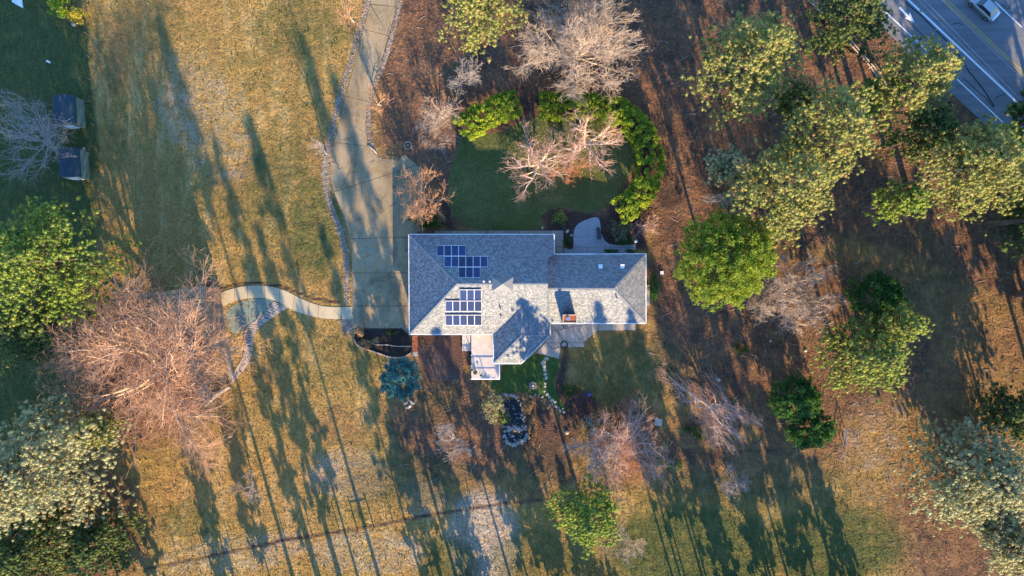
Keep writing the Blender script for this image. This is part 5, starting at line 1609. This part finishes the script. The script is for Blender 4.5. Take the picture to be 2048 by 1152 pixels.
# ------------------------------------------------------------------ CAR
def car(px, py, label):
    c = W(px, py)
    root = empty('car', (float(c[0]), float(c[1]), 0), R(180 - 43.3)); tag(root, label, 'car')
    L2, hw_ = 2.35, .92
    xs = [(-2.35, .45, .72, .80), (-2.25, .32, .92, .86), (-1.7, .25, .98, .91), (-.5, .22, .97, .92), (.7, .22, .96, .92), (1.6, .24, .88, .89), (2.15, .30, .76, .82), (2.33, .42, .62, .70)]
    mb = MB(); rings = []
    for x, zb, zt, w_ in xs:
        rings.append([mb.bm.verts.new(p) for p in ((x, -w_ * .92, zb), (x, -w_, (zb + zt) / 2), (x, -w_ * .93, zt - .05), (x, -w_ * .75, zt), (x, 0, zt + .03), (x, w_ * .75, zt), (x, w_ * .93, zt - .05), (x, w_, (zb + zt) / 2), (x, w_ * .92, zb))])
    for a, b in zip(rings, rings[1:]):
        for k in range(8): mb.bm.faces.new((a[k], a[k + 1], b[k + 1], b[k]))
        mb.bm.faces.new((a[8], a[0], b[0], b[8]))
    mb.bm.faces.new(rings[0][::-1]); mb.bm.faces.new(rings[-1])
    bmesh.ops.recalc_face_normals(mb.bm, faces=mb.bm.faces)
    mb.build('body', M['carpaint'], root, smooth=True)
    T = [(-1.75, .97, .80), (-1.15, 1.42, .62), (.35, 1.45, .62), (1.05, .95, .80)]
    def quad(name, pts, mat):
        mb = MB(); v = [mb.bm.verts.new(p) for p in pts]; v2 = [mb.bm.verts.new((p[0] * .985, p[1] * .985, p[2] - .03)) for p in pts]
        n = len(pts)
        mb.bm.faces.new(v); mb.bm.faces.new(v2[::-1])
        for i in range(n): mb.bm.faces.new((v[i], v2[i], v2[(i + 1) % n], v[(i + 1) % n]))
        bmesh.ops.recalc_face_normals(mb.bm, faces=mb.bm.faces)
        return mb.build(name, mat, root)
    a, b, c2, d = [(x, w_, z) for x, z, w_ in T]
    quad('roof', [(b[0], -b[1], b[2]), (c2[0], -c2[1], c2[2]), (c2[0], c2[1], c2[2]), (b[0], b[1], b[2])], M['carpaint'])
    quad('rear_window', [(a[0], -a[1], a[2]), (b[0], -b[1], b[2]), (b[0], b[1], b[2]), (a[0], a[1], a[2])], M['glass'])
    quad('windscreen', [(c2[0], -c2[1], c2[2]), (d[0], -d[1], d[2]), (d[0], d[1], d[2]), (c2[0], c2[1], c2[2])], M['glass'])
    for s in (-1, 1):
        quad('side_window', [(a[0], s * a[1], a[2]), (b[0], s * b[1], b[2]), (-.45, s * .62, 1.44), (-.45, s * .8, .97)], M['glass'])
        quad('side_window', [(-.38, s * .8, .97), (-.38, s * .62, 1.44), (c2[0], s * c2[1], c2[2]), (d[0], s * d[1], d[2])], M['glass'])
        MB().box((.75, s * 1.0, 1.0), (.14, .2, .13)).build('mirror', M['carpaint'], root)
        MB().box((2.18, s * .6, .62), (.22, .32, .13)).build('headlight', M['white'], root)
        MB().box((-2.28, s * .62, .72), (.14, .3, .14)).build('tail_light', M['redlens'], root)
        for x in (-1.4, 1.42):
            from mathutils import Matrix
            mb = MB(); mb.cyl((0, 0, -.11), .33, .22, 18)
            bmesh.ops.rotate(mb.bm, verts=mb.bm.verts, cent=(0, 0, 0), matrix=Matrix.Rotation(math.pi / 2, 3, 'X'))
            wl = mb.build('wheel', M['tyre'], root, loc=(x, s * .84, .33))
            mb = MB(); mb.cyl((0, 0, -.12), .2, .24, 12)
            bmesh.ops.rotate(mb.bm, verts=mb.bm.verts, cent=(0, 0, 0), matrix=Matrix.Rotation(math.pi / 2, 3, 'X'))
            mb.build('rim', M['metal'], wl)
car(1962, 16, 'silver car driving on the far side of the double yellow line')

# overhead cables along the road
pw = empty('power_line', (0, 0, 0)); tag(pw, 'thin overhead cables running along the road', 'power line')
for (xa, ya), (xb, yb), r_, zz in (((1838, 0), (1992, 158), .02, 8.0), ((1850, 0), (2048, 205), .025, 8.6), ((1885, 0), (2048, 160), .018, 9.0)):
    p, q = W(xa, ya, zz), W(xb, yb, zz)
    d = q - p; d /= np.linalg.norm(d)
    a, b = p - d * 25, p + d * 45
    pts = [a + (b - a) * t - np.array((0, 0, 1.0)) * (4 * t * (1 - t)) * .6 + np.array((0, 0, .5)) for t in np.linspace(0, 1, 12)]
    MB().tube(pts, r_, 5).build('cable', M['metal'], pw)
for e in (a, b):
    MB().cyl((e[0], e[1], 0), .16, 10, 10).build('utility_pole', M['wood'], pw)

# ------------------------------------------------------------------ SMALL THINGS
def bench():
    c = W(*Z7([(516, 215)])[0])
    root = empty('bench', (float(c[0]), float(c[1]), .05)); tag(root, 'dark grey slatted bench on the curved entry patio', 'bench')
    for k in range(4): MB().box((-.18 + .12 * k, 0, .45), (.1, 1.5, .03)).build('seat_slat', M['darkmetal'], root)
    for k in range(3): MB().box((.27 + .02 * k, 0, .58 + .12 * k), (.03, 1.5, .09)).build('back_slat', M['darkmetal'], root)
    for x in (-.18, .22):
        for y in (-.68, .68): MB().box((x, y, .22), (.05, .05, .44)).build('leg', M['black'], root)
bench()
pt = W(*Z7([(510, 168)])[0])
pot = empty('planter', (float(pt[0]), float(pt[1]), .05)); tag(pot, 'small dark planter at the head of the bench', 'planter')
MB().cyl((0, 0, 0), .16, .4, 12, .22).build('pot', M['black'], pot)
c = W(*Z7([(842, 280)])[0])
gl = empty('globe_lamp', (float(c[0]), float(c[1]), 0)); tag(gl, 'white garden globe on a short post at the end of the entry patio', 'lamp')
MB().cyl((0, 0, 0), .06, .5, 8).build('post', M['darkmetal'], gl)
MB().ball((0, 0, .72), .24, 16).build('globe', M['white'], gl, smooth=True)
c = W(*Z7([(1077, 557)])[0])
vb_ = empty('valve_box', (float(c[0]), float(c[1]), 0)); tag(vb_, 'small pale square utility box on bare soil east of the house', 'utility box')
MB().box((0, 0, .12), (.4, .4, .24)).build('box_body', M['curb'], vb_)
MB().box((0, 0, .26), (.46, .46, .04)).build('lid', M['white'], vb_)
ac = W(*Z7([(948, 755)])[0], .0)
MB().box((ac[0] + .05, ac[1], .3), (.4, 2.9, .6)).build('doorstep', M['curb']); tag(bpy.data.objects['doorstep'], 'narrow concrete doorstep along the east wall of the house', 'doorstep')
c = W(1128.5, 689)
hs = empty('garden_hose', (float(c[0]), float(c[1]), .05)); tag(hs, 'coiled black garden hose lying on the edge of the south patio', 'hose')
for k in range(3):
    rr = .52 - .04 * k
    MB().tube([(math.cos(a) * rr, math.sin(a) * rr, .03 + .03 * k) for a in np.linspace(0, 2 * math.pi, 25)], .03, 6).build('coil', M['black'], hs)
tail = catmull([tuple(np.array(p) - np.array((c[0], c[1]))) for p in W2(Z6([(905, 105), (870, 60), (832, 10)]))], False, 5)
MB().tube([(x, y, .04) for x, y in tail], .025, 6).build('hose_end', M['black'], hs)
tail = catmull([tuple(np.array(p) - np.array((c[0], c[1]))) for p in W2(Z6([(740, 125), (765, 160), (805, 178), (855, 170)]))], False, 5)
MB().tube([(x, y, .035) for x, y in tail], .02, 6).build('hose_end', M['black'], hs)
c = W(1066, 771)
fb = empty('fire_bowl', (float(c[0]), float(c[1]), 0)); tag(fb, 'round stone fire bowl on the bright green turf', 'fire bowl')
MB().cyl((0, 0, 0), .62, .08, 20).build('ring', M['stone_dark'], fb)
for k in range(10):
    a = k * math.pi / 5
    MB().box((math.cos(a) * .42, math.sin(a) * .42, .18), (.17, .24, .2), a).build('stone', M['stone'], fb)
MB().ball((0, 0, .15), .22, 10, (1, 1, .7)).build('urn', M['stone_pale'], fb)
c = W(816, 291)
tr_ = empty('stone_ring', (float(c[0]), float(c[1]), 0)); tag(tr_, 'ring of stones round a stump in the shade east of the driveway', 'stone ring')
for k in range(11):
    a = k * 2 * math.pi / 11
    rock('stone', math.cos(a) * .5, math.sin(a) * .5, .15, M['stone'], tr_)
MB().cyl((0, 0, 0), .2, .25, 10, .16).build('stump', M['wood'], tr_)
c = W(745, 299)
lg = empty('driftwood', (float(c[0]), float(c[1]), .1)); tag(lg, 'pale driftwood log at the bend of the driveway', 'log')
MB().tube([(-.65, .5, 0), (-.2, .2, .06), (.25, -.15, .05), (.6, -.6, 0)], [.04, .08, .1, .05], 8).build('log', M['wood_pale'], lg, smooth=True)
c = W(1315, 843)
bx = empty('wooden_box', (float(c[0]), float(c[1]), 0), R(-8)); tag(bx, 'beige square wooden box on the grass east of the russet tree', 'box')
MB().box((0, 0, .3), (.95, .85, .6)).build('box_body', M['wood_pale'], bx)
for k in range(4): MB().box((-.38 + .253 * k, 0, .63), (.24, .92, .04)).build('lid_board', M['curb'], bx)
c = W(1177, 789)
bk = empty('bucket', (float(c[0]), float(c[1]), 0)); tag(bk, 'blue bucket beside the plum shrub', 'bucket')
MB().cyl((0, 0, 0), .24, .5, 14, .32).build('pail', M['bluepaint'], bk)
MB().tube([(math.cos(a) * .32, 0, .5 + math.sin(a) * .25) for a in np.linspace(0, math.pi, 9)], .012, 5).build('handle', M['metal'], bk)
c = W(951, 744, dz)
pp = empty('potted_plant', (float(c[0]), float(c[1]), dz)); tag(pp, 'small potted plant in the corner of the deck', 'potted plant')
MB().cyl((0, 0, 0), .15, .3, 12, .2).build('pot', M['terracotta'], pp)
rng = np.random.default_rng(5)
d = rng.normal(size=(120, 3)); d /= np.linalg.norm(d, axis=1)[:, None]
v, f = leaf_cloud(d * .28 + np.array((0, 0, .55)), d, .1, .4, .4)
obj('leaves', mesh_np('leaves', v, f, M['evergreen'], tint=rng.random(len(v))), pp, kind='stuff')
for k, (x, y) in enumerate(((944.5, 739), (962, 750))):
    c = W(x, y, dz)
    chn = empty('patio_chair', (float(c[0]), float(c[1]), dz), R(40 + 100 * k)); tag(chn, ('thin dark metal stool at the west rail of the deck', 'thin dark metal stool at the south rail of the deck')[k], 'stool')
    MB().cyl((0, 0, .55), .16, .03, 10).build('seat', M['darkmetal'], chn)
    for j in range(3): MB().bar((math.cos(j * 2.09) * .18, math.sin(j * 2.09) * .18, 0), (math.cos(j * 2.09) * .1, math.sin(j * 2.09) * .1, .55), .03, .03).build('leg', M['darkmetal'], chn)
cv = empty('canopy', tuple(W(36, 2))); tag(cv, 'white canopy corner at the northwest edge on the green yard', 'canopy')
q = [W(x, y, 2.2) - np.array(cv.location) for x, y in ((24, 4), (46, 16), (45, 8), (40, -25), (22, -22))]
MB().slope([tuple(p) for p in q], .06).build('cloth', M['canvas'], cv)
for p in (q[0], q[1], q[3], q[4]): MB().cyl((p[0] * .95, p[1] * .95, 0), .04, 2.15, 8).build('pole', M['metal'], cv)
c = W(98, 124)
MB().box((c[0], c[1], .12), (.5, .25, .24), R(-25)).build('cooler', M['white']); tag(bpy.data.objects['cooler'], 'small white box lying on the green yard above the sheds', 'box')
# grass blades on the lawns (fine cover)
rng = np.random.default_rng(31)
def blades(name, poly, n, tint):
    xs = [p[0] for p in poly]; ys = [p[1] for p in poly]
    px = rng.uniform(min(xs), max(xs), n); py = rng.uniform(min(ys), max(ys), n)
    k = in_poly(px, py, poly); px, py = px[k], py[k]; n = len(px)
    b = np.stack([(px - 1024) * MPP, (576 - py) * MPP, np.full(n, .006)], 1)
    a = rng.uniform(0, 6.28, n); d = np.stack([np.cos(a), np.sin(a), np.zeros(n)], 1); s = np.stack([-d[:, 1], d[:, 0], d[:, 2]], 1)
    V_ = np.stack([b + s * .05, b - s * .05, b + d * rng.uniform(.03, .1, (n, 1)) + np.array((0, 0, 1)) * rng.uniform(.04, .09, (n, 1))], 1).reshape(-1, 3)
    obj(name, mesh_np(name, V_, np.arange(n * 3).reshape(-1, 3), M['grassblade'], tint=np.repeat(np.clip(rng.normal(tint, .08, n), 0, 1), 3)), kind='stuff')
blades('lawn_grass', lawn, 22000, .16)
blades('turf_grass', turf, 6000, .05)
